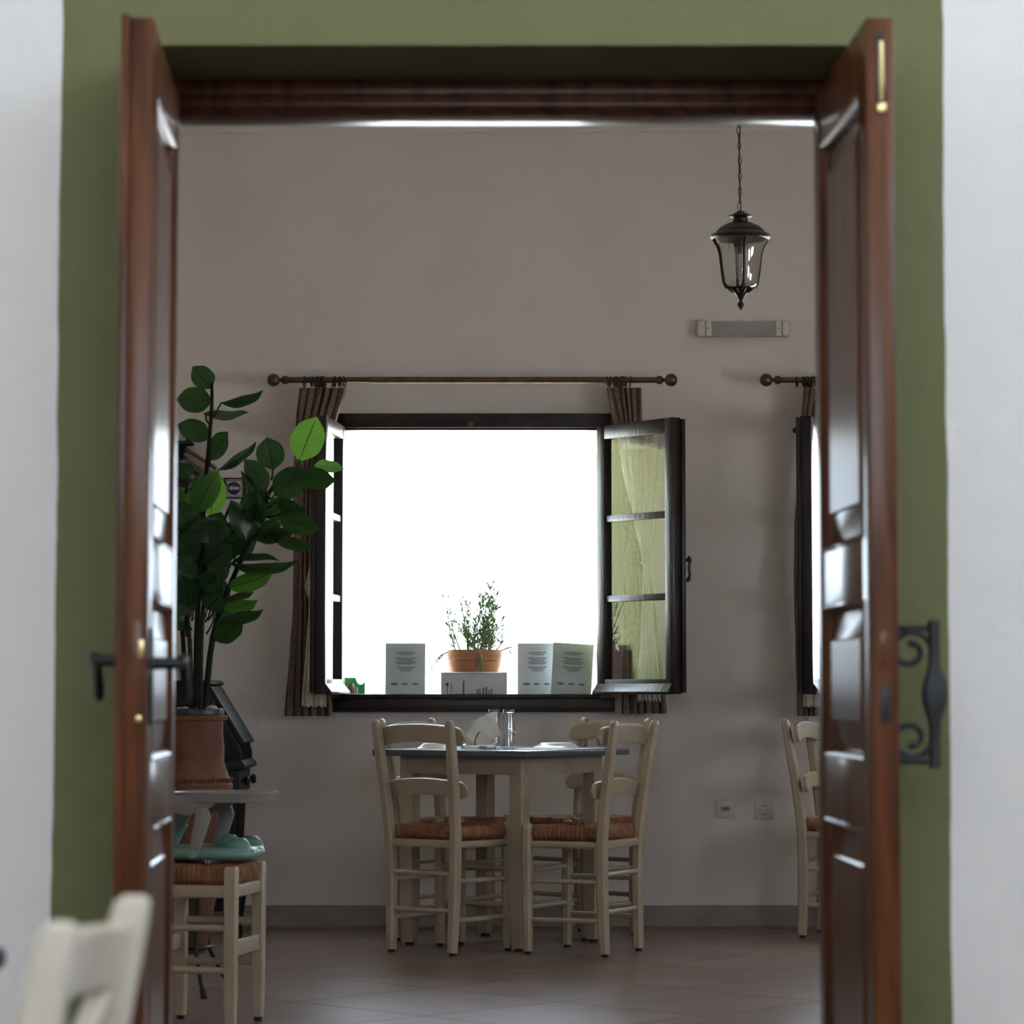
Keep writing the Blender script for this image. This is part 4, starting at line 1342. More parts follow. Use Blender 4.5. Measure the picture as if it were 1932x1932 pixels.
LV = [  # base, tip, shown width, material, curl, flip, petiole start
    ((399, 733, 0), (363, 691, -.01), 37, 'leaf', .05, 1, (400, 745)),
    ((399, 757, -.02), (332, 752, -.04), 44, 'leaf', .18, 1, (401, 772)),
    ((415, 760, -.03), (496, 733, -.06), 15, 'leaf', .28, 1, (400, 790)),
    ((384, 780, .02), (470, 776, .0), 22, 'leaf', -.22, -1, (395, 800)),
    ((395, 828, .0), (333, 800, -.02), 38, 'leaf', .22, 1, (396, 838)),
    ((396, 868, .01), (431, 814, -.02), 36, 'leaf', .05, -1, (393, 880)),
    ((411, 887, .0), (483, 832, -.03), 13, 'leaf', .14, 1, (390, 905)),
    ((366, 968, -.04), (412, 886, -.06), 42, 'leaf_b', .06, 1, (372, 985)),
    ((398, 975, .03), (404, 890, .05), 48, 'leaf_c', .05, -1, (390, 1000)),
    ((516, 886, .02), (504, 824, .01), 48, 'leaf', .08, 1, (512, 905)),
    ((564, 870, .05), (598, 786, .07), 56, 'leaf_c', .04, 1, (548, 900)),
    ((503, 925, -.03), (460, 866, -.05), 34, 'leaf', .10, 1, (506, 935)),
    ((506, 945, -.05), (455, 886, -.05), 18, 'leaf', .08, -1, (506, 950)),
    ((518, 934, -.05), (580, 884, -.10), 50, 'leaf', .16, 1, (508, 940)),
    ((560, 897, -.03), (634, 905, -.03), 36, 'leaf', .10, 1, (545, 905)),
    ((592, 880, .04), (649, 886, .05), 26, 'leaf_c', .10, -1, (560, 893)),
    ((518, 946, -.02), (578, 958, -.05), 27, 'leaf', .18, 1, (500, 960)),
    ((524, 970, -.04), (605, 997, -.08), 38, 'leaf', .16, 1, (494, 974)),
    ((508, 1000, .02), (592, 1024, -.02), 24, 'leaf', .34, 1, (478, 1010)),
    ((484, 1020, .0), (556, 1000, -.03), 26, 'leaf', -.10, 1, (478, 1010)),
    ((462, 1018, -.05), (435, 942, -.07), 32, 'leaf', .12, 1, (458, 1040)),
    ((455, 1012, -.04), (500, 944, -.02), 34, 'leaf', .05, 1, (462, 1030)),
    ((496, 990, -.05), (484, 918, -.04), 26, 'leaf', .10, -1, (492, 1000)),
    ((438, 1000, -.08), (350, 1000, -.10), 44, 'leaf', .24, 1, (442, 1010)),
    ((452, 1036, .03), (402, 1010, .05), 34, 'leaf_b', .06, 1, (455, 1050)),
    ((432, 1062, -.02), (562, 1052, -.06), 20, 'leaf', .30, 1, (425, 1080)),
    ((432, 1066, .0), (527, 1056, -.02), 16, 'leaf', .26, -1, (425, 1085)),
    ((428, 1108, -.02), (515, 1076, -.05), 30, 'leaf_b', .18, 1, (422, 1125)),
    ((424, 1128, .0), (478, 1116, .0), 12, 'leaf', .10, 1, (418, 1140)),
    ((418, 1145, -.02), (486, 1130, -.04), 25, 'leaf_b', .24, 1, (412, 1165)),
    ((420, 1168, -.02), (496, 1148, -.05), 22, 'leaf', .20, 1, (408, 1185)),
    ((403, 1208, -.03), (458, 1170, -.05), 34, 'leaf', .10, 1, (400, 1220)),
    # crowded lower left mass beside the door
    ((352, 905, -.02), (336, 868, -.03), 30, 'leaf', .1, 1, (350, 930)),
    ((348, 935, .03), (392, 882, .04), 16, 'leaf', .1, 1, (345, 950)),
    ((352, 960, 0), (336, 918, .0), 34, 'leaf_b', .1, 1, (350, 985)),
    ((362, 1005, -.06), (335, 945, -.08), 40, 'leaf', .1, 1, (362, 1020)),
    ((366, 1030, -.08), (425, 985, -.12), 44, 'leaf', .15, 1, (362, 1040)),
    ((372, 1055, -.09), (330, 1005, -.12), 44, 'leaf', .15, 1, (365, 1065)),
    ((385, 1065, -.08), (440, 1028, -.10), 42, 'leaf', .12, 1, (385, 1080)),
    ((375, 1085, -.10), (318, 1065, -.12), 46, 'leaf', .2, 1, (368, 1095)),
    ((392, 1095, -.09), (436, 1060, -.12), 40, 'leaf', .12, -1, (390, 1105)),
    ((362, 1110, -.09), (322, 1100, -.10), 46, 'leaf', .2, 1, (358, 1125)),
    ((380, 1120, -.10), (412, 1080, -.14), 44, 'leaf', .15, 1, (382, 1135)),
    ((358, 1140, -.10), (345, 1085, -.14), 44, 'leaf', .15, 1, (356, 1155)),
    ((366, 1155, -.08), (330, 1120, -.10), 42, 'leaf', .15, 1, (362, 1170)),
    ((390, 1150, -.09), (418, 1118, -.10), 38, 'leaf', .12, 1, (386, 1165)),
    ((350, 1180, -.06), (330, 1140, -.08), 30, 'leaf', .15, 1, (352, 1200)),
    ((352, 1050, .06), (400, 1020, .08), 46, 'leaf', .15, 1, (345, 1060)),
    ((346, 1090, .06), (380, 1050, .08), 46, 'leaf', .15, 1, (343, 1100)),
    ((338, 1120, .05), (372, 1090, .05), 46, 'leaf', .15, 1, (343, 1140)),
    ((395, 1020, .0), (418, 965, -.02), 42, 'leaf', .08, 1, (402, 1035)),
    ((410, 1045, -.03), (462, 1010, -.06), 38, 'leaf', .14, 1, (404, 1060)),
]
rq = random.Random(77)
for k in range(18):
    bx_, by_ = rq.uniform(345, 425), rq.uniform(1010, 1190)
    an = rq.uniform(-1.2, 1.4) if bx_ > 380 else rq.uniform(1.2, 3.6)
    ln = rq.uniform(62, 88)
    LV.append(((bx_, by_, rq.uniform(.0, .10)), (bx_ + ln * .6 * math.cos(an), by_ - ln * (.35 + .6 * abs(math.sin(an))), rq.uniform(.0, .12)), rq.uniform(28, 46), 'leaf', rq.uniform(.05, .22), rq.choice((-1, 1)), (bx_ * .6 + 372 * .4, by_ + 24)))
for (bx_, by_, tx_, ty_, w_) in ((480, 985, 470, 925, 40), (500, 975, 545, 940, 34), (468, 1030, 430, 985, 36), (475, 1012, 530, 985, 30), (445, 1052, 400, 1030, 30), (455, 1045, 478, 1000, 24)):
    LV.append(((bx_, by_, .03), (tx_, ty_, .05), w_, 'leaf', .12, 1, (bx_ - 4, by_ + 14)))
for (b, t, w, mt, cu, fl, pe) in LV:
    leaf(b, t, w * (1.12 if w > 29 else 1.0), mt, cu, fl, petiole=pe)

# ------------------------------------------------------------------ urn in an iron stand, carrying the plant
YU = 9.90
zu1 = zpb - .018
urn = thing('terracotta_urn', 'tapered dark terracotta urn in an iron stand below the plant pot', 'urn', (pot_x, YU, 0))
MB().lathe([(0, .13), (.050, .13), (.058, .15), (.075, .25), (.098, .38), (.120, .50), (.128, zu1 - .04), (.136, zu1 - .03), (.138, zu1 - .008), (.130, zu1), (0, zu1)], 36).build('urn_body', 'terracotta', urn, smooth=40)
for zz, rr in ((.40, .112), (.15, .066)):
    MB().tube([(rr * math.cos(2 * PI * k / 30), rr * math.sin(2 * PI * k / 30), zz) for k in range(30)], .006, 8, closed=True).build('stand_ring', 'black', urn)
for a in (-70, 50, 170):
    a = math.radians(a)
    c_, s_ = math.cos(a), math.sin(a)
    MB().tube([(.119 * c_, .119 * s_, .47), (.118 * c_, .118 * s_, .40), (.082 * c_, .082 * s_, .22), (.082 * c_, .082 * s_, .15), (.15 * c_, .15 * s_, .05), (.19 * c_, .19 * s_, .012)], .007, 8).build('stand_leg', 'black', urn)
    MB().tube([(.176 * c_, .176 * s_, .028), (.196 * c_, .196 * s_, .0)], [.010, .012], 8).build('foot', 'black', urn)

# ------------------------------------------------------------------ stool with the booster seat strapped on
a_near, a_right = Vector((-.824, 8.78)), Vector((-.768, 9.07))
stool = thing('rush_stool', 'low cream wooden stool with rush seat under the child booster seat', 'stool', ((a_near.x + a_right.x) / 2 - .12, (a_near.y + a_right.y) / 2 + .03, 0), math.atan2(a_right.y - a_near.y, a_right.x - a_near.x) - PI / 2)
sw2, sd2 = .148, .122               # half width (local y), half depth (local x); front is local +x
for sx in (-1, 1):
    for sy in (-1, 1):
        MB().vbar([(sx * sd2, sy * sw2, .013, .030, .030), (sx * sd2, sy * sw2, .10, .035, .035), (sx * sd2, sy * sw2, .470, .037, .037), (sx * sd2, sy * sw2, .478, .032, .032)], .1).build('leg', 'cream', stool, smooth=30)
        MB().lathe([(0, 0), (.012, 0), (.013, .014), (0, .014)], 10, c=(sx * sd2, sy * sw2, 0)).build('foot_pad', 'black', stool)
for sy in (-1, 1):
    MB().box(-sd2, sd2, sy * sw2 - .010, sy * sw2 + .010, .388, .424).build('seat_rail', 'cream', stool, bevel=.003)
    for zz in (.30, .176):
        MB().tube([(-sd2, sy * sw2, zz), (sd2, sy * sw2, zz)], .0105, 10).build('stretcher', 'cream', stool)
for sx in (-1, 1):
    MB().box(sx * sd2 - .010, sx * sd2 + .010, -sw2, sw2, .388, .424).build('seat_rail', 'cream', stool, bevel=.003)
    MB().box(sx * sd2 - .008, sx * sd2 + .008, -sw2, sw2, .215, .262).build('front_stretcher', 'cream', stool, bevel=.003)
def stool_seat():
    w = MB()
    return w
rs = rush_seat(stool, sd2 + .008, sd2 + .008, -sw2 + .012, sw2 - .012, .424, .484)

bo = thing('booster_seat', 'mint and grey plastic child booster seat with tray strapped on the low stool', 'booster seat', (stool.location.x, stool.location.y, .486), stool.rotation_euler.z)
bh_ = .050
poly = [(-.17, -.120), (.09, -.130), (.15, -.105), (.178, -.05), (.155, 0), (.178, .05), (.15, .105), (.09, .130), (-.17, .120)]
m = MB()
rings = []
for (ins, z) in ((.018, .006), (.004, .014), (0, .026), (.004, .040), (.020, bh_), (.05, bh_ - .006)):
    rings.append([(x * (1 - ins / .16), y * (1 - ins / .12), z) for x, y in poly])
vs = [p for r in rings for p in r]
n = len(poly)
fs = [(k * n + i, k * n + (i + 1) % n, (k + 1) * n + (i + 1) % n, (k + 1) * n + i) for k in range(len(rings) - 1) for i in range(n)]
fs.append(tuple(range(n))[::-1]); fs.append(tuple(range((len(rings) - 1) * n, len(rings) * n)))
m.add(vs, fs)
ob = m.build('seat_base', 'mint', bo, smooth=60)
sub = ob.modifiers.new('round', 'SUBSURF'); sub.levels = 2; sub.render_levels = 2
for s in (-1, 1):
    MB().lathe([(0, .075), (.02, .072), (.034, .06), (.042, .04), (.044, .02), (0, .02)], 20, M4=Matrix.Translation((.118, s * .065, .0)) @ Matrix.Diagonal((1.0, .75, 1, 1))).build('leg_bump', 'mint', bo, smooth=60)
MB().lathe([(0, .082), (.018, .078), (.028, .066), (.032, .05), (.03, .02), (0, .02)], 18, M4=Matrix.Translation((.07, 0, 0)) @ Matrix.Diagonal((1.1, .7, 1, 1))).build('crotch_post', 'mint', bo, smooth=60)
# back shell and arms
def back(u, v):
    a = (u - .5) * 2.2
    return (-.165 + .05 * (1 - math.cos(a)) - .03 * v, .125 * math.sin(a), .03 + v * .25 - .05 * abs(a) * v)
MB().sheet(back, 18, 10, .010).build('back_shell', 'mint', bo, bevel=.002, smooth=60)
for s in (-1, 1):
    # rear side panel, hinge disc and slanted tray arm
    MB().prism([(-.16, .04), (-.125, .04), (-.085, .13), (-.075, .20), (-.17, .21)], 'y', s * .118 - .006, s * .118 + .006).build('side_panel', 'grey_plastic', bo, bevel=.004)
    MB().prism([(-.155, .02), (-.14, .02), (-.09, .10), (-.105, .11)], 'y', s * .104 - .004, s * .104 + .004).build('harness_strap', 'mint', bo, bevel=.002)
    arm = MB().prism([(-.02, .018), (.012, .018), (.050, .135), (.040, .165), (.006, .165), (.002, .130)], 'y', s * .124 - .007, s * .124 + .007).build('tray_arm', 'grey_plastic', bo, bevel=.004)
    MB().lathe([(0, -.010), (.013, -.010), (.014, .006), (.009, .010), (0, .010)], 18, M4=Matrix.Translation((-.004, s * .130, .026)) @ Matrix.Rotation(PI / 2, 4, 'X')).build('hinge_disc', 'mint', arm)
    MB().lathe([(0, -.008), (.007, -.008), (.008, .004), (0, .006)], 14, M4=Matrix.Translation((.022, s * .132, .150)) @ Matrix.Rotation(PI / 2, 4, 'X')).build('pivot_button', 'grey_plastic', arm)
    MB().prism([(-.075, .20), (-.06, .145), (-.02, .138), (.03, .155), (.06, .172), (.06, .20)], 'y', s * .118 - .008, s * .118 + .008).build('tray_bracket', 'grey_plastic', bo, bevel=.005)
    MB().sheet(lambda u, v, s=s: (-.070 - .022 * v + (u - .5) * .022, s * (.124 + .050 * min(1, v * 2.2)), .024 - .15 * v), 2, 8, .002).build('fixing_strap', 'grey_plastic', bo)
tr = []
for k in range(40):
    a = 2 * PI * k / 40
    tr.append((.060 + .150 * (abs(math.cos(a)) ** .75) * (1 if math.cos(a) > 0 else -1), .142 * (abs(math.sin(a)) ** .75) * (1 if math.sin(a) > 0 else -1)))
m = MB()
rings = [[(x * .9 + .004, y * .9, .178) for x, y in tr], [(x * .97 + .001, y * .97, .180) for x, y in tr], [(x, y, .200) for x, y in tr], [(x * 1.01, y * 1.01, .207) for x, y in tr], [(x * .985, y * .985, .208) for x, y in tr], [(x * .94 + .002, y * .94, .196) for x, y in tr], [(x * .86 + .005, y * .86, .190) for x, y in tr]]
n = 40
vs = [p for r in rings for p in r]
fs = [(k * n + i, k * n + (i + 1) % n, (k + 1) * n + (i + 1) % n, (k + 1) * n + i) for k in range(len(rings) - 1) for i in range(n)]
fs.append(tuple(range(n))[::-1]); fs.append(tuple(range((len(rings) - 1) * n, len(rings) * n)))
m.add(vs, fs).build('tray', 'grey_plastic', bo, smooth=60)

# ------------------------------------------------------------------ old dark wooden desk behind the plant
YD = 11.9
dx1 = PX(466, YD)
desk = thing('slant_front_desk', 'old dark wooden slant-front desk standing behind the potted plant', 'desk', (dx1 - .30, YD, 0))
def DP(px, py): p = P(px, py, YD); return (p.x - (dx1 - .30), p.z)
side = [DP(300, 1292), DP(398, 1292), DP(402, 1302), DP(462, 1405), DP(466, 1418), DP(466, 1432), DP(300, 1432)]
for yy in (-.24, .22):
    MB().prism(side, 'y', yy, yy + .022).build('side_panel', 'old_wood', desk, bevel=.002)
a0, a1 = DP(400, 1300), DP(463, 1404)
dv = Vector((a1[0] - a0[0], a1[1] - a0[1])); nv_ = Vector((dv.y, -dv.x)).normalized() * -.02
MB().prism([a0, a1, (a1[0] + nv_.x, a1[1] + nv_.y), (a0[0] + nv_.x, a0[1] + nv_.y)], 'y', -.22, .22).build('slanted_lid', 'old_wood', desk, bevel=.002)
x3, z3 = DP(404, 1286)
MB().prism([DP(296, 1284), DP(406, 1284), DP(412, 1290), DP(404, 1295), DP(296, 1295)], 'y', -.26, .26).build('top_board', 'old_wood', desk, bevel=.002)
MB().prism([DP(300, 1432), DP(466, 1432), DP(473, 1440), DP(474, 1446), DP(466, 1450), DP(300, 1450)], 'y', -.26, .26).build('waist_moulding', 'old_wood', desk, bevel=.002)
xf, zf = DP(462, 1450)
xb_, z2 = DP(300, 1492)
dr = MB().box(xb_, xf, -.24, .24, z2, zf).build('drawer', 'old_wood', desk, bevel=.003)
for yy in (-.14, .14):
    MB().lathe([(0, 0), (.008, 0), (.007, .008), (.018, .016), (.020, .024), (.014, .032), (0, .034)], 14, M4=Matrix.Translation((xf, yy, (z2 + zf) / 2)) @ Matrix.Rotation(PI / 2, 4, 'Y')).build('knob', 'old_wood', dr)
for xx in (xf - .04, xb_ + .03):
    for yy in (-.20, .20):
        MB().lathe([(0, 0), (.014, 0), (.020, .02), (.012, .05), (.022, .10), (.030, .16), (.022, .24), (.014, .27), (.026, .30), (.014, .32), (.020, .40), (.026, z2 - .06), (.03, z2), (0, z2)], 16, c=(xx, yy, 0)).build('turned_leg', 'old_wood', desk, smooth=50)
MB().box(xb_ + .03, xf - .04, -.015, .015, .12, .19).build('foot_rail', 'old_wood', desk, bevel=.003)

# dark wall rack with worn boards leaning out of it, high behind the plant
YK = 12.5
rack = thing('wall_rack', 'dark wooden rack on the wall behind the top of the potted plant', 'wall rack', (PX(322, YK), Y_B - .02, PZ(1000, YK)))
def KP(px, py): p = P(px, py, YK); return (p.x - PX(322, YK), p.z - PZ(1000, YK))
for (p0, p1) in (((300, 832), (347, 1000)), ((350, 818), (358, 838)), ((371, 955), (379, 1000)), ((355, 950), (364, 985))):
    (xa, zb_), (xb2, za_) = KP(*p0), KP(*p1)
    MB().box(xa, xb2, -.06, .012, za_, zb_).build('upright', 'old_wood', rack, bevel=.002)
(xa, zb_), (xb2, za_) = KP(300, 832), KP(362, 838)
MB().box(xa, xb2, -.10, .012, za_, zb_).build('shelf_board', 'old_wood', rack, bevel=.002)
cols = ['brown_wood', 'brown_pale', 'brown_wood', 'old_wood', 'brown_pale']
for k in range(5):
    x0, z0 = P(350 - k * 2.4, 842 + k * 9.5, 12.42).x, P(350, 842 + k * 9.5, 12.42).z
    L = PX(418, 12.42) - PX(352, 12.42) + .012 * (k % 2)
    o = MB().box(0, L, -.05, .05, -.017, .0).build('worn_board', cols[k], None, bevel=.003)
    o.location = (x0, 12.50, z0)
    o.rotation_euler = (0, math.radians(33), 0)
    tag(o, ['topmost', 'second', 'third', 'fourth', 'lowest'][k] + ' of the slanting worn brown boards in the wall rack behind the plant', 'board', 'slanting boards in the wall rack')

# two small framed signs on the wall
def wall_sign(label, x0, x1, y0, y1, face):
    xa, xb2, za_, zb_ = PX(x0, Y_B), PX(x1, Y_B), PZ(y1, Y_B), PZ(y0, Y_B)
    r = thing('wall_sign', label, 'sign', ((xa + xb2) / 2, Y_B - .001, (za_ + zb_) / 2), group='small framed signs on the back wall')
    w, h = (xb2 - xa) / 2, (zb_ - za_) / 2
    fw = .006
    MB().box(-w, w, -.010, 0, -h, h).build('backing', 'old_wood', r, bevel=.001)
    MB().box(-w + fw, w - fw, -.0115, -.008, -h + fw, h - fw).build('border', 'sign_white' if face == 'arrow' else 'sign_orange', r)
    MB().box(-w + fw * 1.6, w - fw * 1.6, -.0122, -.008, -h + fw * 1.6, h - fw * 1.6).build('inner_line', 'old_wood', r)
    MB().box(-w + fw * 2, w - fw * 2, -.013, -.008, -h + fw * 2, h - fw * 2).build('plate_face', 'sign_white' if face == 'arrow' else 'sign_blue', r)
    return r, w, h


r, w, h = wall_sign('square framed sign with a white left arrow in a blue disc on the back wall', 421, 458, 902, 941, 'arrow')
d = MB().lathe([(0, 0), (.0275, 0), (.0275, .0012), (0, .0012)], 28, M4=Matrix.Translation((0, -.013, 0)) @ Matrix.Rotation(PI / 2, 4, 'X')).build('blue_disc', 'sign_blue', r, smooth=0)
MB().prism([(-.024, 0), (-.006, .014), (-.009, .0055), (.022, .0055), (.022, -.0055), (-.009, -.0055), (-.006, -.014)], 'y', -.0152, -.0140).build('arrow', 'sign_white', d, smooth=0)
r, w, h = wall_sign('dark picture in an orange frame beside the arrow sign', 460, 500, 902, 941, 'dark')
MB().lathe([(0, 0), (.008, 0), (.008, .001), (0, .001)], 16, M4=Matrix.Translation((-.006, -.013, .006)) @ Matrix.Rotation(PI / 2, 4, 'X')).build('painted_spot', 'mint', r, smooth=0)
MB().prism([(-.022, .022), (.0, .030), (.022, .024), (.02, .018), (-.02, .016)], 'y', -.0145, -.013).build('painted_band', 'sign_orange', r, smooth=0)

# ------------------------------------------------------------------ hanging lantern
YL = 10.5
lx = PX(1402, YL)
def LZ(py): return PZ(py, YL)
zt_, zb2 = LZ(397), LZ(586)
lan = thing('pendant_lantern', 'dark bronze lantern with clear curved glass hanging on a chain', 'lantern', (lx, YL, zb2))
pxm = YL / FPX
def LPz(py): return LZ(py) - zb2
MB().lathe([(0, LPz(397)), (.006, LPz(397)), (.012, LPz(399)), (.030, LPz(405)), (.042, LPz(407)), (.043, LPz(409)), (.030, LPz(411)), (.026, LPz(414)), (.026, LPz(419)), (.032, LPz(421)), (0, LPz(421))], 28).build('crown_cap', 'lantern', lan, smooth=40)
MB().lathe([(.028, LPz(419)), (.045, LPz(422)), (.068, LPz(428)), (.084, LPz(436)), (.088, LPz(441)), (.086, LPz(443)), (0, LPz(443))], 64, flute=lambda a, k: 1 + .018 * abs(math.sin(a * 6))).build('fluted_roof', 'lantern', lan, smooth=30)
MB().lathe([(.080, LPz(438)), (.094, LPz(441)), (.104, LPz(443.5)), (.109, LPz(447)), (.106, LPz(450)), (.101, LPz(452)), (.090, LPz(452)), (0, LPz(449))], 64, flute=lambda a, k: 1 + (.016 * abs(math.sin(a * 8)) if k < 4 else 0)).build('rim', 'lantern', lan, smooth=40)
gp = [(.095, LPz(452)), (.088, LPz(459)), (.079, LPz(468)), (.073, LPz(480)), (.069, LPz(500)), (.064, LPz(520)), (.060, LPz(534)), (.052, LPz(541)), (.032, LPz(544))]
g1 = MB()
n = 36
for rr, fl in ((0, 1), (.002, -1)):
    g1.lathe([(max(r_ - rr, .002), z_) for r_, z_ in gp], n)
g1.build('glass_shade', 'lamp_glass', lan, smooth=60)
for k in range(4):
    a = math.radians(-84 + 90 * k)
    wv = .006
    q = [(r_ * math.cos(a) * 1.02, r_ * math.sin(a) * 1.02, z_) for r_, z_ in gp]
    MB().tube(q, [.007, .006, .0055, .005, .005, .005, .005, .007, .009], 8).build('rib', 'lantern', lan)
MB().lathe([(0, LPz(540)), (.030, LPz(541)), (.036, LPz(544)), (.030, LPz(547)), (.027, LPz(551)), (.018, LPz(557)), (.012, LPz(561)), (.011, LPz(564)), (.006, LPz(566)), (.006, LPz(569)), (.012, LPz(573)), (.012, LPz(576)), (.006, LPz(582)), (0, LPz(586))], 20).build('bottom_finial', 'lantern', lan, smooth=50)
for k in range(10):
    a = 2 * PI * k / 10
    MB().tube([(.034 * math.cos(a), .034 * math.sin(a), LPz(542)), (.040 * math.cos(a), .040 * math.sin(a), LPz(546)), (.024 * math.cos(a), .024 * math.sin(a), LPz(553))], [.003, .006, .002], 6).build('acanthus', 'lantern', lan)
MB().lathe([(0, LPz(450)), (.016, LPz(450)), (.016, LPz(476)), (.012, LPz(480)), (0, LPz(480))], 16).build('lamp_holder', 'lantern', lan)
MB().lathe([(0, LPz(480)), (.010, LPz(481)), (.014, LPz(492)), (.013, LPz(505)), (.007, LPz(520)), (0, LPz(526))], 16).build('bulb', 'lamp_glass', lan, smooth=60)
MB().tube([(0, 0, LPz(482)), (.001, 0, LPz(514))], .0022, 6).build('filament_support', 'brass', lan)
MB().lathe([(0, 0), (.0, 0)], 3) if False else None
# chain up to the ceiling
link_n = 14
lk_pts = []
for k in range(16):
    a = 2 * PI * k / 16
    lk_pts.append((.0055 * math.cos(a), 0, .0155 * math.sin(a)))
lme = MB().tube(lk_pts, .0014, 6, closed=True).mesh('chain_link', 'lantern')
z = zt_ - zb2 + .014
k = 0
while z < Z_C - zb2 - .01:
    link('chain_link', lme, lan, (.004 * math.sin(k * .35) - .004, 0, z), (0, 0, (PI / 2 - .3) * (k % 2) + .15 * math.sin(k)))
    z += .0275; k += 1
cp = []
zz = zt_ - zb2
while zz < Z_C - zb2:
    cp.append((.006 * math.sin(zz * 9) + .003, -.004 * math.cos(zz * 8), zz)); zz += .03
MB().tube(cp, .0022, 6).build('flex_cord', 'black', lan)
MB().lathe([(0, Z_C - zb2 - .03), (.03, Z_C - zb2 - .028), (.05, Z_C - zb2 - .01), (.052, Z_C - zb2 - .001), (0, Z_C - zb2 - .001)], 24).build('ceiling_rose', 'lantern', lan)

# ------------------------------------------------------------------ emergency light and sockets
xa, xb2, za_, zb_ = PX(1319, 12.55), PX(1495, 12.55), PZ(635, 12.55), PZ(604, 12.55)
el = thing('emergency_light', 'slim ivory wall light with ribbed clear lens high on the back wall', 'wall light', ((xa + xb2) / 2, Y_B - .001, (za_ + zb_) / 2))
w, h = (xb2 - xa) / 2, (zb_ - za_) / 2
MB().box(-w + .004, w - .004, -.030, 0, -h + .003, h - .002).build('housing', 'white_plastic', el, bevel=.004)
for sg in (-1, 1):
    e = MB().box(sg * w - (.034 if sg > 0 else 0), sg * w + (0 if sg > 0 else .034), -.056, -.002, -h, h).build('end_cap', 'white_plastic', el, bevel=.010, seg=4)
    e2 = MB().box(sg * (w - .048) - .012, sg * (w - .048) + .012, -.052, -.002, -h + .002, h - .001).build('lens_clip', 'white_plastic', el, bevel=.004)
    MB().lathe([(0, 0), (.003, 0), (.003, .001), (0, .001)], 10, M4=Matrix.Translation((sg * (w - .048), -.052, 0)) @ Matrix.Rotation(PI / 2, 4, 'X')).build('screw', 'black', e2)
pf = []
nr = 11
for k in range(nr * 2 + 1):
    a = -1.15 + 2.3 * k / (nr * 2)
    r_ = (h - .003) * (1.0 if k % 2 else .95)
    pf.append((-.030 - .020 * math.cos(a) * (1.0 if k % 2 else .93), r_ * math.sin(a) / math.sin(1.15)))
pf = pf + [(-.030, h - .004), (-.030, -h + .004)]
MB().prism(pf, 'x', -w + .060, w - .060).build('ribbed_lens', 'ribbed_lens', el, smooth=20)


def wall_plate(name, label, x0, x1, y0, y1):
    xa, xb2, za_, zb_ = PX(x0, Y_B), PX(x1, Y_B), PZ(y1, Y_B), PZ(y0, Y_B)
    r = thing(name, label, 'socket', ((xa + xb2) / 2, Y_B - .0005, (za_ + zb_) / 2))
    w, h = (xb2 - xa) / 2, (zb_ - za_) / 2
    MB().box(-w, w, -.010, 0, -h, h).build('cover_plate', 'socket', r, bevel=.003)
    MB().box(-w * .62, w * .62, -.0125, -.009, -h * .66, h * .62).build('inner_frame', 'socket', r, bevel=.0015)
    return r, w, h


r, w, h = wall_plate('phone_socket', 'ivory square phone socket plate on the wall right of the table', 1350, 1384, 1510, 1544)
MB().box(-w * .52, w * .52, -.0136, -.012, -.006, .012).build('shutter', 'grey_plastic', r, bevel=.0006)
MB().prism([(-.008, .001), (.008, .001), (.004, .009), (-.004, .009)], 'y', -.0142, -.0135).build('jack_hole', 'black_plastic', r)
r, w, h = wall_plate('power_socket', 'ivory round power socket plate on the wall near the right door leaf', 1424, 1457, 1512, 1545)
fc = MB().lathe([(.0, -.006), (.017, -.006), (.0195, 0), (.0215, 0), (.0215, -.004)], 28, M4=Matrix.Translation((0, -.0128, .001)) @ Matrix.Rotation(PI / 2, 4, 'X')).build('socket_well', 'grey_plastic', r)
for (px_, pz_) in ((-.008, .001), (.008, .001), (0, .015), (0, -.013)):
    MB().lathe([(0, 0), (.0028, 0), (.0028, .0015), (0, .0015)], 10, M4=Matrix.Translation((px_, -.0122, pz_)) @ Matrix.Rotation(PI / 2, 4, 'X')).build('pin_hole', 'black_plastic', r)

# ------------------------------------------------------------------ foreground chair and table in the near room
ya, yb2 = 2.66, 3.00
ta, tb_ = P(112, 1738, ya), P(252, 1690, yb2)
nc = thing('cross_back_chair', 'pale cream cross-back chair in the near lower left foreground', 'chair', (-.62, 2.83, NZ0))
def NL(x, y, z): return Vector((x + .62, y - 2.83, z - NZ0))
topz = (ta.z + tb_.z) / 2
lean = .19
def post(tp, name):
    x, y = tp.x, tp.y
    secs = []
    for z, w in ((NZ0, .030), (.15, .034), (.37, .036), (.60, .034), (topz - .03, .032), (topz - .006, .028), (topz, .016)):
        xx = x - lean * max(0, z - .30) * 0 - lean * (topz - max(z, .30))
        p = NL(xx, y, z)
        secs.append((p.x, p.y, p.z, w * 1.25, w))
    MB().vbar(secs, .2).build(name, 'cream_pale', nc, smooth=40)


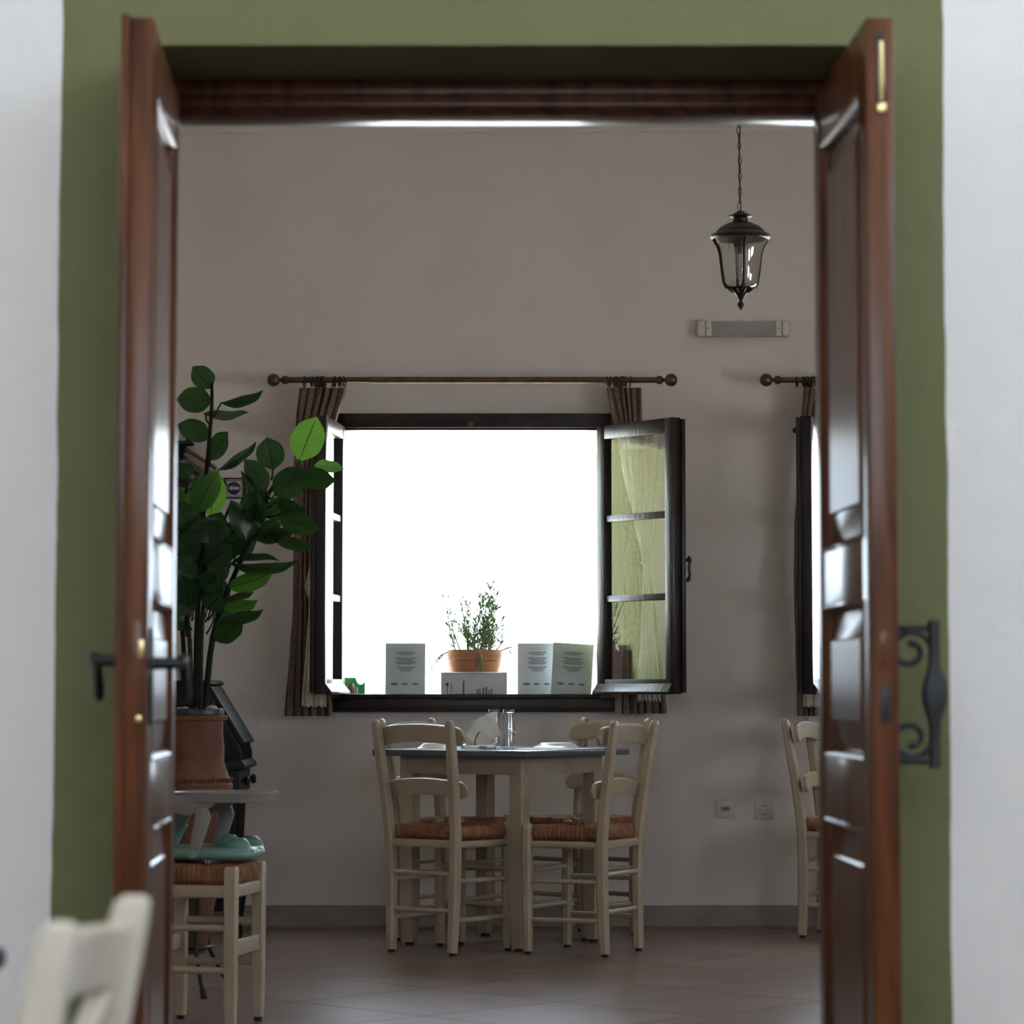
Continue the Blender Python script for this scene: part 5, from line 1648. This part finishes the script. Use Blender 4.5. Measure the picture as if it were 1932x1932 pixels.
post(ta, 'back_post'); post(tb_, 'back_post')
def xat(z, t): return (ta.x + (tb_.x - ta.x) * t) - lean * (topz - z)
def crest(u, v):
    e = abs(2 * u - 1)
    z = topz - .028 - .062 * (1 - v) + .006 * (1 - e * e)
    return NL(xat(z, u) - .018 * (1 - e * e) , ya + (yb2 - ya) * u, z)
MB().sheet(crest, 20, 6, .020).build('crest_rail', 'cream_pale', nc, bevel=.003, smooth=50)
for (u0, u1) in ((.06, .94), (.94, .06)):
    zA, zB = topz - .085, .42
    pts = []
    for k in range(13):
        f = k / 12
        z = zA + (zB - zA) * f
        u = u0 + (u1 - u0) * f
        pts.append(NL(xat(z, u) - .012 * math.sin(PI * f) + (.006 if u0 < .5 else -.006), ya + (yb2 - ya) * u, z))
    MB().tube(pts, .012, 8).build('cross_brace', 'cream_pale', nc)
zr = .40
MB().tube([NL(xat(zr, 0), ya, zr), NL(xat(zr, 1), yb2, zr)], .013, 8).build('lower_rail', 'cream_pale', nc)
zs2 = .37
xb0 = xat(.30, .5)
for yy in (ya - .01, yb2 + .01):
    p0, p1 = NL(xb0 - .36, yy, NZ0), NL(xb0 - .36, yy, zs2 + .02)
    MB().vbar([(p0.x, p0.y, p0.z, .032, .032), (p1.x, p1.y, p1.z, .036, .036)], .2).build('front_leg', 'cream_pale', nc)
    for zz in (.08, .2):
        MB().tube([NL(xb0 - .36, yy, zz), NL(xb0, yy, zz)], .010, 8).build('stretcher', 'cream_pale', nc)
q = NL(xb0, 2.83, 0)
seat = MB().box(q.x - .385, q.x + .01, -.19, .19, zs2 - NZ0 - .02, zs2 - NZ0 + .02).build('rush_seat', 'rush', nc, bevel=.012, seg=3)

zt2 = .70
tx = PX(20, 3.5)
nt_ = thing('cafe_table', 'dark table whose corner just shows at the left edge of the picture', 'table', (tx - .4, 3.28, NZ0))
MB().box(-.4, .4, -.22, .22, zt2 - NZ0 - .024, zt2 - NZ0).build('table_top', 'dark_top', nt_, bevel=.008, seg=3)
for sx in (-1, 1):
    for sy in (-1, 1):
        MB().vbar([(sx * .33, sy * .17, 0, .045, .045), (sx * .33, sy * .17, zt2 - NZ0 - .024, .056, .056)], .06).build('leg', 'cream_pale', nt_)
for sg in (-1, 1):
    MB().box(-.33, .33, sg * .19 - .01, sg * .19 + .01, zt2 - NZ0 - .09, zt2 - NZ0 - .024).build('apron', 'cream_pale', nt_, bevel=.002)
    MB().box(sg * .35 - .01, sg * .35 + .01, -.17, .17, zt2 - NZ0 - .09, zt2 - NZ0 - .024).build('apron', 'cream_pale', nt_, bevel=.002)
